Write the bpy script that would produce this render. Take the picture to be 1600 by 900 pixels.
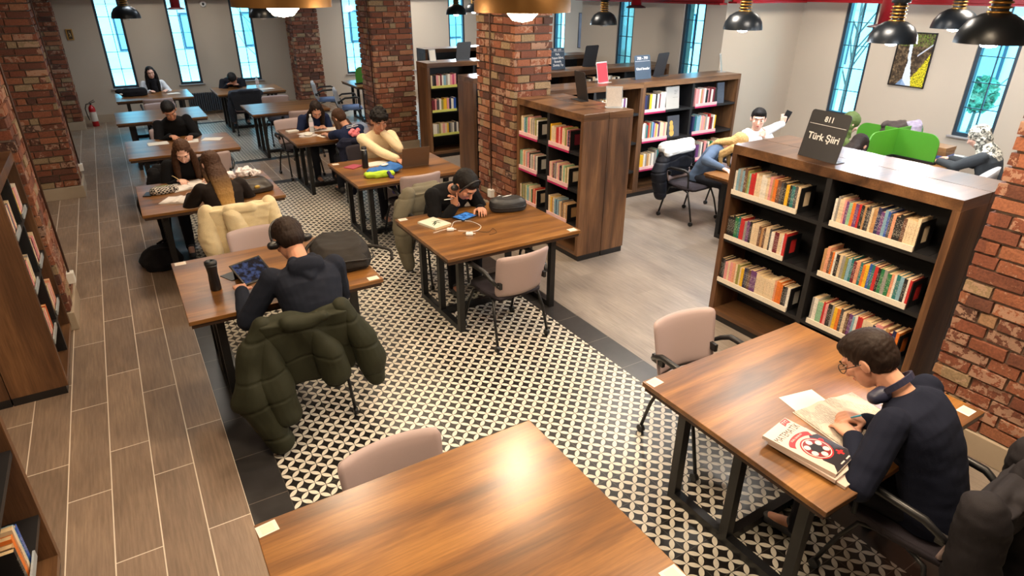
import bpy, bmesh, math, random
from mathutils import Vector, Matrix, noise as mnoise
PI = math.pi
V = Vector
C = bpy.context.scene.collection
scene = bpy.context.scene
for o in list(bpy.data.objects):
    bpy.data.objects.remove(o)

# ------------------------------------------------------------------ camera
def camera():
    cd = bpy.data.cameras.new('camera'); co = bpy.data.objects.new('camera', cd); C.objects.link(co)
    yaw, pitch, roll = 0.5499, 0.44818, 0.00435
    fw = V((math.sin(yaw)*math.cos(pitch), math.cos(yaw)*math.cos(pitch), -math.sin(pitch)))
    r = V((math.cos(yaw), -math.sin(yaw), 0)); u = r.cross(fw)
    c, s = math.cos(roll), math.sin(roll)
    R, U = c*r + s*u, -s*r + c*u
    co.matrix_world = Matrix(((R.x, U.x, -fw.x, 0), (R.y, U.y, -fw.y, 0), (R.z, U.z, -fw.z, 2.62), (0, 0, 0, 1)))
    cd.sensor_width = 36; cd.lens = 979.35/1600*36; cd.clip_start = .05; cd.clip_end = 200
    scene.camera = co
camera()
scene.view_settings.view_transform = 'Standard'; scene.view_settings.look = 'None'
scene.view_settings.exposure = -0.12; scene.view_settings.gamma = 1; scene.view_settings.use_curve_mapping = False

def world():
    w = bpy.data.worlds.new('sky'); scene.world = w; w.use_nodes = True
    nt = w.node_tree; N = nt.nodes; L = nt.links
    bg = N['Background']
    tc = N.new('ShaderNodeTexCoord'); mp = N.new('ShaderNodeMapping'); mp.inputs['Scale'].default_value = (6, 6, 9)
    nz = N.new('ShaderNodeTexNoise'); nz.inputs['Scale'].default_value = 1.6; nz.inputs['Detail'].default_value = 3
    cr = N.new('ShaderNodeValToRGB')
    cr.color_ramp.elements[0].position = .35; cr.color_ramp.elements[0].color = (.22, .50, .72, 1)
    cr.color_ramp.elements[1].position = .62; cr.color_ramp.elements[1].color = (.85, .97, 1, 1)
    L.new(tc.outputs['Generated'], mp.inputs[0]); L.new(mp.outputs[0], nz.inputs[0]); L.new(nz.outputs[0], cr.inputs[0])
    L.new(cr.outputs[0], bg.inputs[0]); bg.inputs[1].default_value = 13.0
world()

WARM = (1.0, .78, .54); COOL = (.80, .90, 1.0); MID = (1.0, .90, .78)
# the lamps themselves are built by pendant(); these are their positions, rim height, diameter, colour and power
LAMPS = [  # x, y, z_rim, diameter, colour or None (switched off), watts
 (6.11, 5.09, 2.20, .42, COOL, 75), (5.07, 2.17, 2.29, .42, COOL, 60), (6.32, 3.52, 2.16, .42, COOL, 70), (7.48, 3.57, 2.25, .42, COOL, 60),
 (6.75, 8.31, 2.09, .42, None, 0), (.42, 12.5, 2.14, .42, None, 0), (2.23, 11.1, 2.17, .42, None, 0),
 (6.35, 12.6, 2.10, .42, COOL, 60), (7.3, 13.6, 2.10, .42, COOL, 60)]
DRUMS = [(2.09, 3.31, 2.49, .55, WARM, 75), (.93, 4.05, 2.51, .55, WARM, 60)]
FILL_LIGHTS = [  # fill lights added above the frame to brighten the room
 (.7, 1.2, WARM, 57), (2.9, .9, WARM, 57), (2.6, 1.9, WARM, 24), (-.3, 2.6, WARM, 30), (.7, 6.8, WARM, 36), (2.5, 6.7, WARM, 45), (.6, 9.2, MID, 27), (2.5, 9.3, WARM, 30),
 (.7, 12.8, COOL, 21), (2.4, 13.2, COOL, 21), (5.4, 5.6, MID, 75), (5.4, 3.6, MID, 50), (8.0, 3.2, MID, 75), (5.6, 9.0, MID, 60), (6.5, 14.5, MID, 90), (1.4, 14.6, MID, 28), (8.2, 5.6, MID, 45), (3.4, 1.6, WARM, 36), (3.35, 5.3, WARM, 27)]

# ------------------------------------------------------------------ materials
def srgb(r, g, b):
    f = lambda c: (c/255/12.92) if c/255 <= .04045 else ((c/255+.055)/1.055)**2.4
    return (f(r), f(g), f(b))
MATS = {}
def mat(name, col=(.5, .5, .5), rough=.5, metal=0, emit=None, es=0, spec=None, noise=0, nscale=20, bump=0, bscale=60, sheen=0, alpha=None):
    if name in MATS: return MATS[name]
    m = bpy.data.materials.new(name); m.use_nodes = True; MATS[name] = m
    nt = m.node_tree; b = nt.nodes['Principled BSDF']; L = nt.links
    b.inputs['Base Color'].default_value = (*col, 1); b.inputs['Roughness'].default_value = rough; b.inputs['Metallic'].default_value = metal
    if spec is not None: b.inputs['Specular IOR Level'].default_value = spec
    if sheen: b.inputs['Sheen Weight'].default_value = sheen
    if emit: b.inputs['Emission Color'].default_value = (*emit, 1); b.inputs['Emission Strength'].default_value = es
    tc = nt.nodes.new('ShaderNodeTexCoord')
    if noise:
        nz = nt.nodes.new('ShaderNodeTexNoise'); nz.inputs['Scale'].default_value = nscale; nz.inputs['Detail'].default_value = 4
        L.new(tc.outputs['Object'], nz.inputs[0])
        mx = nt.nodes.new('ShaderNodeMixRGB'); mx.inputs[1].default_value = (*[c*(1-noise) for c in col], 1); mx.inputs[2].default_value = (*[min(1, c*(1+noise)) for c in col], 1)
        L.new(nz.outputs[0], mx.inputs[0]); L.new(mx.outputs[0], b.inputs['Base Color'])
    if bump:
        nb = nt.nodes.new('ShaderNodeTexNoise'); nb.inputs['Scale'].default_value = bscale; nb.inputs['Detail'].default_value = 3
        L.new(tc.outputs['Object'], nb.inputs[0])
        bp = nt.nodes.new('ShaderNodeBump'); bp.inputs['Strength'].default_value = bump; bp.inputs['Distance'].default_value = .01
        L.new(nb.outputs[0], bp.inputs['Height']); L.new(bp.outputs[0], b.inputs['Normal'])
    return m

class NB:
    """small node-building helper"""
    def __init__(s, name):
        s.m = bpy.data.materials.new(name); s.m.use_nodes = True; MATS[name] = s.m
        s.nt = s.m.node_tree; s.b = s.nt.nodes['Principled BSDF']; s.L = s.nt.links
        s.tc = s.nt.nodes.new('ShaderNodeTexCoord')
    def n(s, t, **k):
        x = s.nt.nodes.new(t)
        for a, v in k.items(): setattr(x, a, v)
        return x
    def put(s, sock, v):
        if isinstance(v, (int, float)): sock.default_value = v
        elif isinstance(v, tuple): sock.default_value = v if len(v) == len(sock.default_value) else (*v, 1)
        else: s.L.new(v, sock)
    def math(s, op, a, b=0.0, c=None):
        x = s.n('ShaderNodeMath', operation=op); s.put(x.inputs[0], a); s.put(x.inputs[1], b)
        if c is not None: s.put(x.inputs[2], c)
        return x.outputs[0]
    def mix(s, f, a, b, mode='MIX'):
        x = s.n('ShaderNodeMixRGB', blend_type=mode); s.put(x.inputs[0], f); s.put(x.inputs[1], a); s.put(x.inputs[2], b); return x.outputs[0]
    def noise(s, vec, scale, detail=3, rough=.5, dist=0):
        x = s.n('ShaderNodeTexNoise'); x.inputs['Scale'].default_value = scale; x.inputs['Detail'].default_value = detail
        x.inputs['Roughness'].default_value = rough; x.inputs['Distortion'].default_value = dist; s.L.new(vec, x.inputs[0]); return x.outputs[0]
    def mapping(s, vec, scale=(1, 1, 1), rot=(0, 0, 0), loc=(0, 0, 0)):
        x = s.n('ShaderNodeMapping'); x.inputs['Scale'].default_value = scale; x.inputs['Rotation'].default_value = rot; x.inputs['Location'].default_value = loc
        s.L.new(vec, x.inputs[0]); return x.outputs[0]
    def ramp(s, f, stops):
        x = s.n('ShaderNodeValToRGB'); e = x.color_ramp.elements
        while len(e) < len(stops): e.new(.5)
        for i, (p, c) in enumerate(stops): e[i].position = p; e[i].color = (*c, 1)
        s.L.new(f, x.inputs[0]); return x.outputs[0]
    def bump(s, h, strength=.3, dist=.005):
        x = s.n('ShaderNodeBump'); x.inputs['Strength'].default_value = strength; x.inputs['Distance'].default_value = dist
        s.L.new(h, x.inputs['Height']); s.L.new(x.outputs[0], s.b.inputs['Normal'])
    def out(s, col=None, rough=None):
        if col is not None: s.put(s.b.inputs['Base Color'], col)
        if rough is not None: s.put(s.b.inputs['Roughness'], rough)
        return s.m

def wood(name, dark, mid, light, axis='x', rough=.35, scale=1.0, spec=.5):
    """veneer with long grain along one object axis and broad dark bands"""
    if name in MATS: return MATS[name]
    k = NB(name); co = k.tc.outputs['Object']
    st = {'x': (1, 9, 9), 'y': (9, 1, 9), 'z': (9, 9, 1)}[axis]
    inf = k.n('ShaderNodeObjectInfo')
    off = k.n('ShaderNodeVectorMath', operation='SCALE'); k.L.new(inf.outputs['Location'], off.inputs[0]); off.inputs['Scale'].default_value = 3.7
    ad = k.n('ShaderNodeVectorMath', operation='ADD'); k.L.new(co, ad.inputs[0]); k.L.new(off.outputs[0], ad.inputs[1])
    big = k.noise(k.mapping(ad.outputs[0], tuple(s*.9*scale for s in st)), 1.0, 3, .55, .6)
    fine = k.noise(k.mapping(ad.outputs[0], tuple((s*s if s > 1 else 4)*1.6*scale for s in st)), 1.0, 3, .7)
    col = k.ramp(big, [(.30, dark), (.48, mid), (.66, light)])
    f2 = k.ramp(fine, [(.35, (.62, .6, .58)), (.62, (1.0, 1.0, 1.0))])
    k.bump(fine, .12, .002)
    k.b.inputs['Specular IOR Level'].default_value = spec
    return k.out(k.mix(.75, col, f2, 'MULTIPLY'), rough)
TABLEW = wood('table_oak', srgb(80, 52, 26), srgb(122, 80, 38), srgb(154, 106, 52), 'x', .30, .8, spec=.75)
TABLEE = wood('table_edge', srgb(70, 42, 22), srgb(110, 68, 34), srgb(140, 92, 50), 'x', .5)
SHELFZ = wood('bookcase_walnut_upright', srgb(66, 44, 30), srgb(100, 69, 46), srgb(132, 94, 62), 'z', .42, .8)
SHELFX = wood('bookcase_walnut_top', srgb(66, 44, 30), srgb(100, 70, 47), srgb(128, 92, 62), 'y', .30, .8)
SHELFT = wood('bookcase_walnut_top_across', srgb(66, 44, 30), srgb(100, 70, 47), srgb(128, 92, 62), 'x', .30, .8)
BLACKP = mat('bookcase_black_panel', srgb(26, 25, 27), .45, noise=.15, nscale=8)
BLACKM = mat('black_steel', srgb(20, 20, 22), .42, noise=.1, nscale=30)
PLASTB = mat('black_plastic', srgb(24, 24, 26), .38, noise=.1, nscale=30)
CHROME = mat('bright_screw', (.75, .75, .75), .3, 1)
BACKR = mat('chair_pink_beige', srgb(168, 148, 146), .55, noise=.05, nscale=300, bump=.08, bscale=500)
SEATF = mat('chair_seat_fabric', srgb(44, 38, 46), .9, noise=.2, nscale=200, bump=.3, bscale=500)
GREYSH = mat('light_grey_shell', srgb(188, 184, 186), .5, noise=.04, nscale=100)
PAPER = mat('white_paper', srgb(208, 203, 194), .75, noise=.03, nscale=8)
PAGES = mat('book_page_edges', srgb(206, 178, 136), .85, noise=.18, nscale=160)
WHITE = mat('white_plastic', srgb(226, 224, 220), .4, noise=.02, nscale=8)

def planks(name, dark, light, grout, tint):
    k = NB(name); co = k.tc.outputs['Object']
    m = k.mapping(co, (1, 1, 1), (0, 0, -PI/2), (0, 0, 0))
    # brick rows run along world Y
    sx = k.n('ShaderNodeSeparateXYZ'); k.L.new(co, sx.inputs[0])
    cb = k.n('ShaderNodeCombineXYZ'); k.L.new(sx.outputs[1], cb.inputs[0]); k.put(cb.inputs[1], k.math('ADD', sx.outputs[0], -.122+.2155*20))
    br = k.n('ShaderNodeTexBrick', offset=.38, offset_frequency=2, squash=1.0)
    br.inputs['Scale'].default_value = 1; br.inputs['Brick Width'].default_value = .98; br.inputs['Row Height'].default_value = .2155
    br.inputs['Mortar Size'].default_value = .0032; br.inputs['Mortar Smooth'].default_value = .1; br.inputs['Bias'].default_value = 0
    br.inputs['Color1'].default_value = (*dark, 1); br.inputs['Color2'].default_value = (*light, 1); br.inputs['Mortar'].default_value = (*grout, 1)
    k.L.new(cb.outputs[0], br.inputs['Vector'])
    g = k.noise(k.mapping(co, (70, 4, 1)), 1, 4, .65)
    g2 = k.noise(k.mapping(co, (6, 2, 1)), 1, 2)
    t = k.ramp(g, [(.3, (.72, .71, .70)), (.65, (1.08, 1.06, 1.04))])
    t2 = k.ramp(g2, [(.3, (.82, .82, .84)), (.7, (1.08, 1.07, 1.05))])
    c = k.mix(1, k.mix(1, br.outputs[0], t, 'MULTIPLY'), t2, 'MULTIPLY')
    c = k.mix(br.outputs[1], c, grout)
    k.bump(g, .15, .002)
    return k.out(c, k.math('ADD', k.math('MULTIPLY', g2, .25), .26))
PLANKL = planks('wood_look_tile_brown', srgb(130, 112, 97), srgb(148, 128, 111), srgb(216, 204, 188), None)
PLANKR = planks('wood_look_tile_reflection_grey', srgb(136, 126, 118), srgb(150, 140, 130), srgb(132, 122, 112), None)  # same planks, with floor reflections put into a greyer colour and faint grout

def dark_tile():
    k = NB('charcoal_border_tile'); co = k.tc.outputs['Object']
    br = k.n('ShaderNodeTexBrick', offset=0.0); sx = k.n('ShaderNodeSeparateXYZ'); k.L.new(co, sx.inputs[0])
    cb = k.n('ShaderNodeCombineXYZ'); k.L.new(sx.outputs[1], cb.inputs[0]); k.put(cb.inputs[1], k.math('ADD', sx.outputs[0], 10-.34))
    br.inputs['Scale'].default_value = 1; br.inputs['Brick Width'].default_value = .43; br.inputs['Row Height'].default_value = 30
    br.inputs['Mortar Size'].default_value = .002; br.inputs['Color1'].default_value = (*srgb(44, 42, 42), 1); br.inputs['Color2'].default_value = (*srgb(52, 50, 50), 1); br.inputs['Mortar'].default_value = (*srgb(120, 112, 104), 1)
    k.L.new(cb.outputs[0], br.inputs['Vector'])
    n = k.noise(co, 9, 4); t = k.ramp(n, [(.3, (.8, .8, .8)), (.7, (1.15, 1.15, 1.15))])
    return k.out(k.mix(1, br.outputs[0], t, 'MULTIPLY'), .3)
DARKT = dark_tile()

def petals():
    k = NB('cement_tile_petals'); co = k.tc.outputs['Object']
    sx = k.n('ShaderNodeSeparateXYZ'); k.L.new(co, sx.inputs[0])
    p = .0728; r2 = math.sqrt(.5)
    X = k.math('ADD', sx.outputs[0], -.337+20*.206); Y = k.math('ADD', sx.outputs[1], -2.951+40*.206)
    a = k.math('MULTIPLY', k.math('ADD', X, Y), r2/p); b = k.math('MULTIPLY', k.math('SUBTRACT', Y, X), r2/p)
    a = k.math('ADD', a, 200); b = k.math('ADD', b, 200)
    fa = k.math('ABSOLUTE', k.math('SUBTRACT', k.math('FRACT', a), .5)); fb = k.math('ABSOLUTE', k.math('SUBTRACT', k.math('FRACT', b), .5))
    def lens(u, v):
        w = k.math('SUBTRACT', 1, u)
        return k.math('LESS_THAN', k.math('ADD', k.math('MULTIPLY', w, w), k.math('MULTIPLY', v, v)), .482)
    pet = k.math('MAXIMUM', lens(fa, fb), lens(fb, fa))
    def seam(c):
        f = k.math('ABSOLUTE', k.math('SUBTRACT', k.math('FRACT', k.math('ADD', k.math('DIVIDE', c, .206), .5)), .5))
        return k.math('LESS_THAN', f, .0075)
    sm = k.math('MAXIMUM', seam(X), seam(Y))
    n = k.noise(co, 30, 3); 
    wc = k.mix(n, srgb(196, 188, 172), srgb(226, 220, 206)); bc = k.mix(n, srgb(20, 18, 18), srgb(34, 30, 28))
    c = k.mix(pet, bc, wc); c = k.mix(k.math('MULTIPLY', sm, .7), c, srgb(98, 92, 84))
    return k.out(c, .32)
PETAL = petals()

def brickmat():
    k = NB('reclaimed_brick'); co = k.tc.outputs['Object']
    at = k.n('ShaderNodeAttribute', attribute_name='tone'); sp = k.n('ShaderNodeSeparateColor'); k.L.new(at.outputs['Color'], sp.inputs[0])
    base = k.ramp(sp.outputs[0], [(0.0, srgb(70, 48, 42)), (.2, srgb(100, 60, 46)), (.5, srgb(126, 72, 52)), (.75, srgb(146, 90, 64)), (.93, srgb(158, 114, 84)), (1.0, srgb(146, 124, 96))])
    n1 = k.noise(co, 22, 5, .65); n2 = k.noise(co, 75, 4, .6)
    t = k.ramp(n2, [(.3, (.68, .66, .64)), (.7, (1.2, 1.18, 1.15))])
    c = k.mix(1, base, t, 'MULTIPLY')
    # lime residue, more on some bricks (green channel)
    lime = k.math('GREATER_THAN', k.math('ADD', k.math('MULTIPLY', sp.outputs[1], .30), n1), .75)
    c = k.mix(k.math('MULTIPLY', lime, .62), c, srgb(176, 142, 120))
    c = k.mix(sp.outputs[2], c, k.mix(n1, srgb(104, 86, 74), srgb(134, 114, 98)))   # mortar (blue channel = 1)
    k.bump(k.math('ADD', n1, n2), .55, .006)
    return k.out(c, .88)
BRICK = brickmat()
PLASTER = mat('warm_grey_plaster', srgb(184, 172, 157), .85, noise=.06, nscale=1.3, bump=.05, bscale=60)
PLINTH = mat('plinth_beige_stone', srgb(168, 152, 132), .55, noise=.1, nscale=9)
CEIL = mat('ceiling_dark_grey', srgb(120, 112, 106), .9, noise=.05, nscale=3)
REDP = mat('red_painted_steel', srgb(138, 18, 26), .35, noise=.18, nscale=6)
FRAMEB = mat('window_frame_dark_blue_grey', srgb(36, 52, 66), .5, noise=.06, nscale=10)

# ------------------------------------------------------------------ mesh helpers
def link(name, me, m=None, parent=None, smooth=False):
    o = bpy.data.objects.new(name, me); C.objects.link(o)
    if m is not None:
        for x in (m if isinstance(m, (list, tuple)) else [m]): me.materials.append(x)
    if parent is not None: o.parent = parent
    if smooth:
        for p in me.polygons: p.use_smooth = True
    return o
def obj(name, bm, m=None, parent=None, smooth=False, origin=None):
    if origin is not None: bmesh.ops.translate(bm, verts=bm.verts, vec=-V(origin))
    me = bpy.data.meshes.new(name); bm.normal_update(); bm.to_mesh(me); bm.free()
    o = link(name, me, m, parent, smooth)
    if origin is not None: o.location = origin
    return o
def tag(o, label=None, cat=None, group=None, kind=None):
    if label: o['label'] = label
    if cat: o['category'] = cat
    if group: o['group'] = group
    if kind: o['kind'] = kind
    return o
def thing(name, label, cat, loc=(0, 0, 0), rz=0, group=None):
    o = bpy.data.objects.new(name, None); C.objects.link(o); o.location = loc; o.rotation_euler = (0, 0, rz); o.empty_display_size = .1
    return tag(o, label, cat, group)
def dup(root, loc, rz, label, group=None, cat=None):
    def cp(o, par):
        c = o.copy(); C.objects.link(c); c.parent = par
        for ch in o.children: cp(ch, c)
        return c
    kids = list(root.children); r = root.copy(); C.objects.link(r)
    for ch in kids: cp(ch, r)
    r.location = loc; r.rotation_euler = (0, 0, rz); r['label'] = label
    if group: r['group'] = group
    return r
def box(bm, x0, x1, y0, y1, z0, z1, M=None, mi=0, bev=0):
    vs = [V((x, y, z)) for z in (z0, z1) for y in (y0, y1) for x in (x0, x1)]
    if M is not None: vs = [M @ v for v in vs]
    bv = [bm.verts.new(v) for v in vs]; fs = []
    for q in ((0, 2, 3, 1), (4, 5, 7, 6), (0, 1, 5, 4), (2, 6, 7, 3), (0, 4, 6, 2), (1, 3, 7, 5)):
        f = bm.faces.new([bv[i] for i in q]); f.material_index = mi; fs.append(f)
    if bev:
        es = list({e for f in fs for e in f.edges})
        bmesh.ops.bevel(bm, geom=es, offset=bev, segments=2, affect='EDGES', profile=.5)
    return fs
def bx(*a, **k):
    bm = bmesh.new(); box(bm, *a, **k); return bm
def frame_of(d):
    d = d.normalized(); h = V((0, 0, 1)) if abs(d.z) < .9 else V((0, 1, 0))
    u = d.cross(h).normalized(); return u, u.cross(d).normalized(), d
def tube(bm, pts, r, seg=8, cap=True, mi=0):
    pts = [V(p) for p in pts]; rr = r if isinstance(r, (list, tuple)) else [r]*len(pts); rings = []
    pu = None
    for i, p in enumerate(pts):
        d = (pts[min(i+1, len(pts)-1)] - pts[max(i-1, 0)])
        if d.length < 1e-6: d = V((0, 0, 1))
        d.normalize()
        if pu is None: u, w, _ = frame_of(d)
        else:
            u = (pu - d*pu.dot(d)); u = u.normalized() if u.length > 1e-4 else frame_of(d)[0]; w = d.cross(u) * -1
        pu = u; w = u.cross(d)
        rings.append([bm.verts.new(p + (u*math.cos(2*PI*j/seg) + w*math.sin(2*PI*j/seg))*rr[i]) for j in range(seg)])
    for a, b in zip(rings, rings[1:]):
        for j in range(seg):
            f = bm.faces.new((a[j], a[(j+1) % seg], b[(j+1) % seg], b[j])); f.material_index = mi; f.smooth = True
    if cap:
        for q in (rings[0][::-1], rings[-1]):
            f = bm.faces.new(q); f.material_index = mi
def lathe(bm, prof, seg=24, c=(0, 0, 0), mi=0, close=False):
    rings = []
    for r, z in prof:
        rings.append([bm.verts.new((c[0]+r*math.cos(2*PI*j/seg), c[1]+r*math.sin(2*PI*j/seg), c[2]+z)) for j in range(seg)] if r > 1e-5 else [bm.verts.new((c[0], c[1], c[2]+z))])
    for a, b in zip(rings, rings[1:]):
        for j in range(seg):
            q = ([a[j], a[(j+1) % seg], b[(j+1) % seg], b[j]] if len(a) > 1 and len(b) > 1 else [a[0], b[(j+1) % seg], b[j]] if len(a) == 1 else [a[j], a[(j+1) % seg], b[0]])
            try:
                f = bm.faces.new(q); f.smooth = True; f.material_index = mi
            except ValueError: pass
def poly(bm, pts, z, mi=0, M=None):
    vs = [V((x, y, z)) for x, y in pts]
    if M is not None: vs = [M @ v for v in vs]
    f = bm.faces.new([bm.verts.new(v) for v in vs]); f.material_index = mi; return f
def prism(bm, pts, z0, z1, M=None, mi=0):
    a = [V((x, y, z0)) for x, y in pts]; b = [V((x, y, z1)) for x, y in pts]
    if M is not None: a = [M @ v for v in a]; b = [M @ v for v in b]
    a = [bm.verts.new(v) for v in a]; b = [bm.verts.new(v) for v in b]; n = len(a)
    fs = [bm.faces.new(a[::-1]), bm.faces.new(b)] + [bm.faces.new((a[i], a[(i+1) % n], b[(i+1) % n], b[i])) for i in range(n)]
    for f in fs: f.material_index = mi
def text_mesh(name, body, size, m, parent, M, extrude=.0006, align='CENTER', bold=0.0):
    cu = bpy.data.curves.new('t', 'FONT'); cu.body = body; cu.size = size; cu.align_x = align; cu.align_y = 'CENTER'; cu.extrude = extrude; cu.offset = bold
    cu.resolution_u = 3
    o = bpy.data.objects.new('t', cu); C.objects.link(o)
    dg = bpy.context.evaluated_depsgraph_get(); me = bpy.data.meshes.new_from_object(o.evaluated_get(dg)); bpy.data.objects.remove(o)
    me.transform(M); t = link(name, me, m, parent); return t
# ------------------------------------------------------------------ setting
def floor():
    bm = bmesh.new(); n0, b1, b2, f1, f2, fin = -3.0, 9.42, 9.60, 10.92, 11.10, 16.3
    def q(x0, x1, y0, y1, mi): poly(bm, [(x0, y0), (x1, y0), (x1, y1), (x0, y1)], 0, mi)
    q(-1.6, .122, n0, fin, 0)
    q(.122, .335, n0, b2, 1); q(.335, 2.83, n0, b1, 2); q(.335, 3.05, b1, b2, 1); q(2.83, 3.05, n0, b1, 1)
    q(3.05, 9.6, n0, b2, 3)
    q(.122, 9.6, b2, f1, 0)
    q(.122, 5.4, f1, f2, 1); q(.122, .335, f2, 14.9, 1); q(.335, 5.2, f2, 14.75, 2); q(5.2, 5.4, f2, 14.9, 1); q(.335, 5.2, 14.75, 14.9, 1)
    q(5.4, 9.6, f1, 14.9, 3); q(.122, 9.6, 14.9, fin, 0)
    tag(obj('floor', bm, [PLANKL, DARKT, PETAL, PLANKR]), kind='structure')
floor()
XA, XB, YJ, YK, YB = 7.68, 9.40, 6.72, 10.1, 15.98
ZC = 3.3
def wall_with_windows(name, p0, p1, wins, inward, th=.22):
    """wall from p0 to p1 (xy) with openings (s0, s1, z0, z1) along its length; inward = unit normal into the room"""
    p0, p1 = V((*p0, 0)), V((*p1, 0)); d = (p1-p0); Ln = d.length; d.normalize(); n = V((*inward, 0))
    bm = bmesh.new()
    M = Matrix(((d.x, -n.x, 0, p0.x), (d.y, -n.y, 0, p0.y), (0, 0, 1, 0), (0, 0, 0, 1)))
    s = 0
    for s0, s1, z0, z1 in sorted(wins):
        box(bm, s, s0, 0, th, 0, ZC, M); box(bm, s0, s1, 0, th, 0, z0, M); box(bm, s0, s1, 0, th, z1, ZC, M); s = s1
    box(bm, s, Ln, 0, th, 0, ZC, M)
    bmesh.ops.recalc_face_normals(bm, faces=bm.faces)
    tag(obj(name, bm, PLASTER), kind='structure'); return M, d, n
WN = [0]
def glassmat():
    k = NB('window_glass'); nt = k.nt
    tr = k.n('ShaderNodeBsdfTransparent'); tr.inputs[0].default_value = (.50, .86, .97, 1)
    gl = k.n('ShaderNodeBsdfGlossy'); gl.inputs['Roughness'].default_value = .05
    mx = k.n('ShaderNodeMixShader'); mx.inputs[0].default_value = .06
    k.L.new(tr.outputs[0], mx.inputs[1]); k.L.new(gl.outputs[0], mx.inputs[2]); k.L.new(mx.outputs[0], nt.nodes['Material Output'].inputs[0])
    return k.m
GLASS = glassmat()
SILL = mat('window_sill_grey', srgb(150, 146, 146), .5, noise=.05)
def window(M, s0, s1, z0, z1):
    WN[0] += 1; bm = bmesh.new(); fr = .045; y0, y1 = .02, .09
    box(bm, s0, s1, y0, y1, z0, z0+fr, M); box(bm, s0, s1, y0, y1, z1-fr, z1, M)
    box(bm, s0, s0+fr, y0, y1, z0+fr, z1-fr, M); box(bm, s1-fr, s1, y0, y1, z0+fr, z1-fr, M)
    w = obj('window_%d' % WN[0], bm, FRAMEB); tag(w, kind='structure')
    g = bmesh.new(); box(g, s0+fr, s1-fr, .05, .056, z0+fr, z1-fr, M); obj('pane', g, GLASS, w)
    b = bmesh.new(); mid = (s0+s1)/2; box(b, mid-.006, mid+.006, .04, .066, z0+fr, z1-fr, M)
    n = 6; H = (z1-z0-2*fr)/n
    for i in range(1, n): box(b, s0+fr, s1-fr, .04, .066, z0+fr+i*H-.005, z0+fr+i*H+.005, M)
    obj('glazing_bar', b, FRAMEB, w)
    s = bmesh.new(); box(s, s0-.04, s1+.04, -.04, .02, z0-.025, z0, M, bev=.004); obj('window_sill', s, SILL, w)
WB = [(-.01, .465), (1.275, 1.72), (2.53, 2.98), (5.01, 5.46), (6.33, 6.79), (7.82, 8.29)]
wins = [(a+1.6, b+1.6, .66, 2.75) for a, b in WB]
M, d, n = wall_with_windows('wall_back', (-1.6, YB), (9.6, YB), wins, (0, -1))
for w in wins: window(M, *w)
# right wall, near bay
wb = [(3.66, 4.14), (5.52, 6.00)]
wins = [(a+3, b+3, .86, 2.85) for a, b in wb]
M, d, n = wall_with_windows('wall_right', (XB, -3), (XB, YJ), wins, (-1, 0))
for w in wins: window(M, *w)
wins = [(7.10-YJ, 7.54-YJ, .86, 2.85), (8.66-YJ, 9.08-YJ, .86, 2.85)]
M, d, n = wall_with_windows('wall_right_inner', (XA, YJ), (XA, YK), wins, (-1, 0))
for w in wins: window(M, *w)
wins = [(13.0-YK, 13.45-YK, .86, 2.75)]
M, d, n = wall_with_windows('wall_right_far', (XB, YK), (XB, YB), wins, (-1, 0))
for w in wins: window(M, *w)
tag(obj('wall_right_return', bx(XA+.22, XB, YJ, YJ+.2, 0, ZC), PLASTER), kind='structure')
tag(obj('wall_right_far_return', bx(XA+.22, XB, YK-.2, YK, 0, ZC), PLASTER), kind='structure')
tag(obj('wall_left', bx(-1.8, -1.6, -3.2, YB+.2, 0, ZC), PLASTER), kind='structure')
tag(obj('wall_front', bx(-1.8, XB+.2, -3.2, -3.0, 0, ZC), PLASTER), kind='structure')
tag(obj('ceiling', bx(-1.8, XB+.2, -3.2, YB+.2, ZC, ZC+.1), CEIL), kind='structure')
tag(obj('baseboard_back', bx(-1.6, 9.4, YB-.015, YB, 0, .16), PLINTH), kind='structure')

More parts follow.
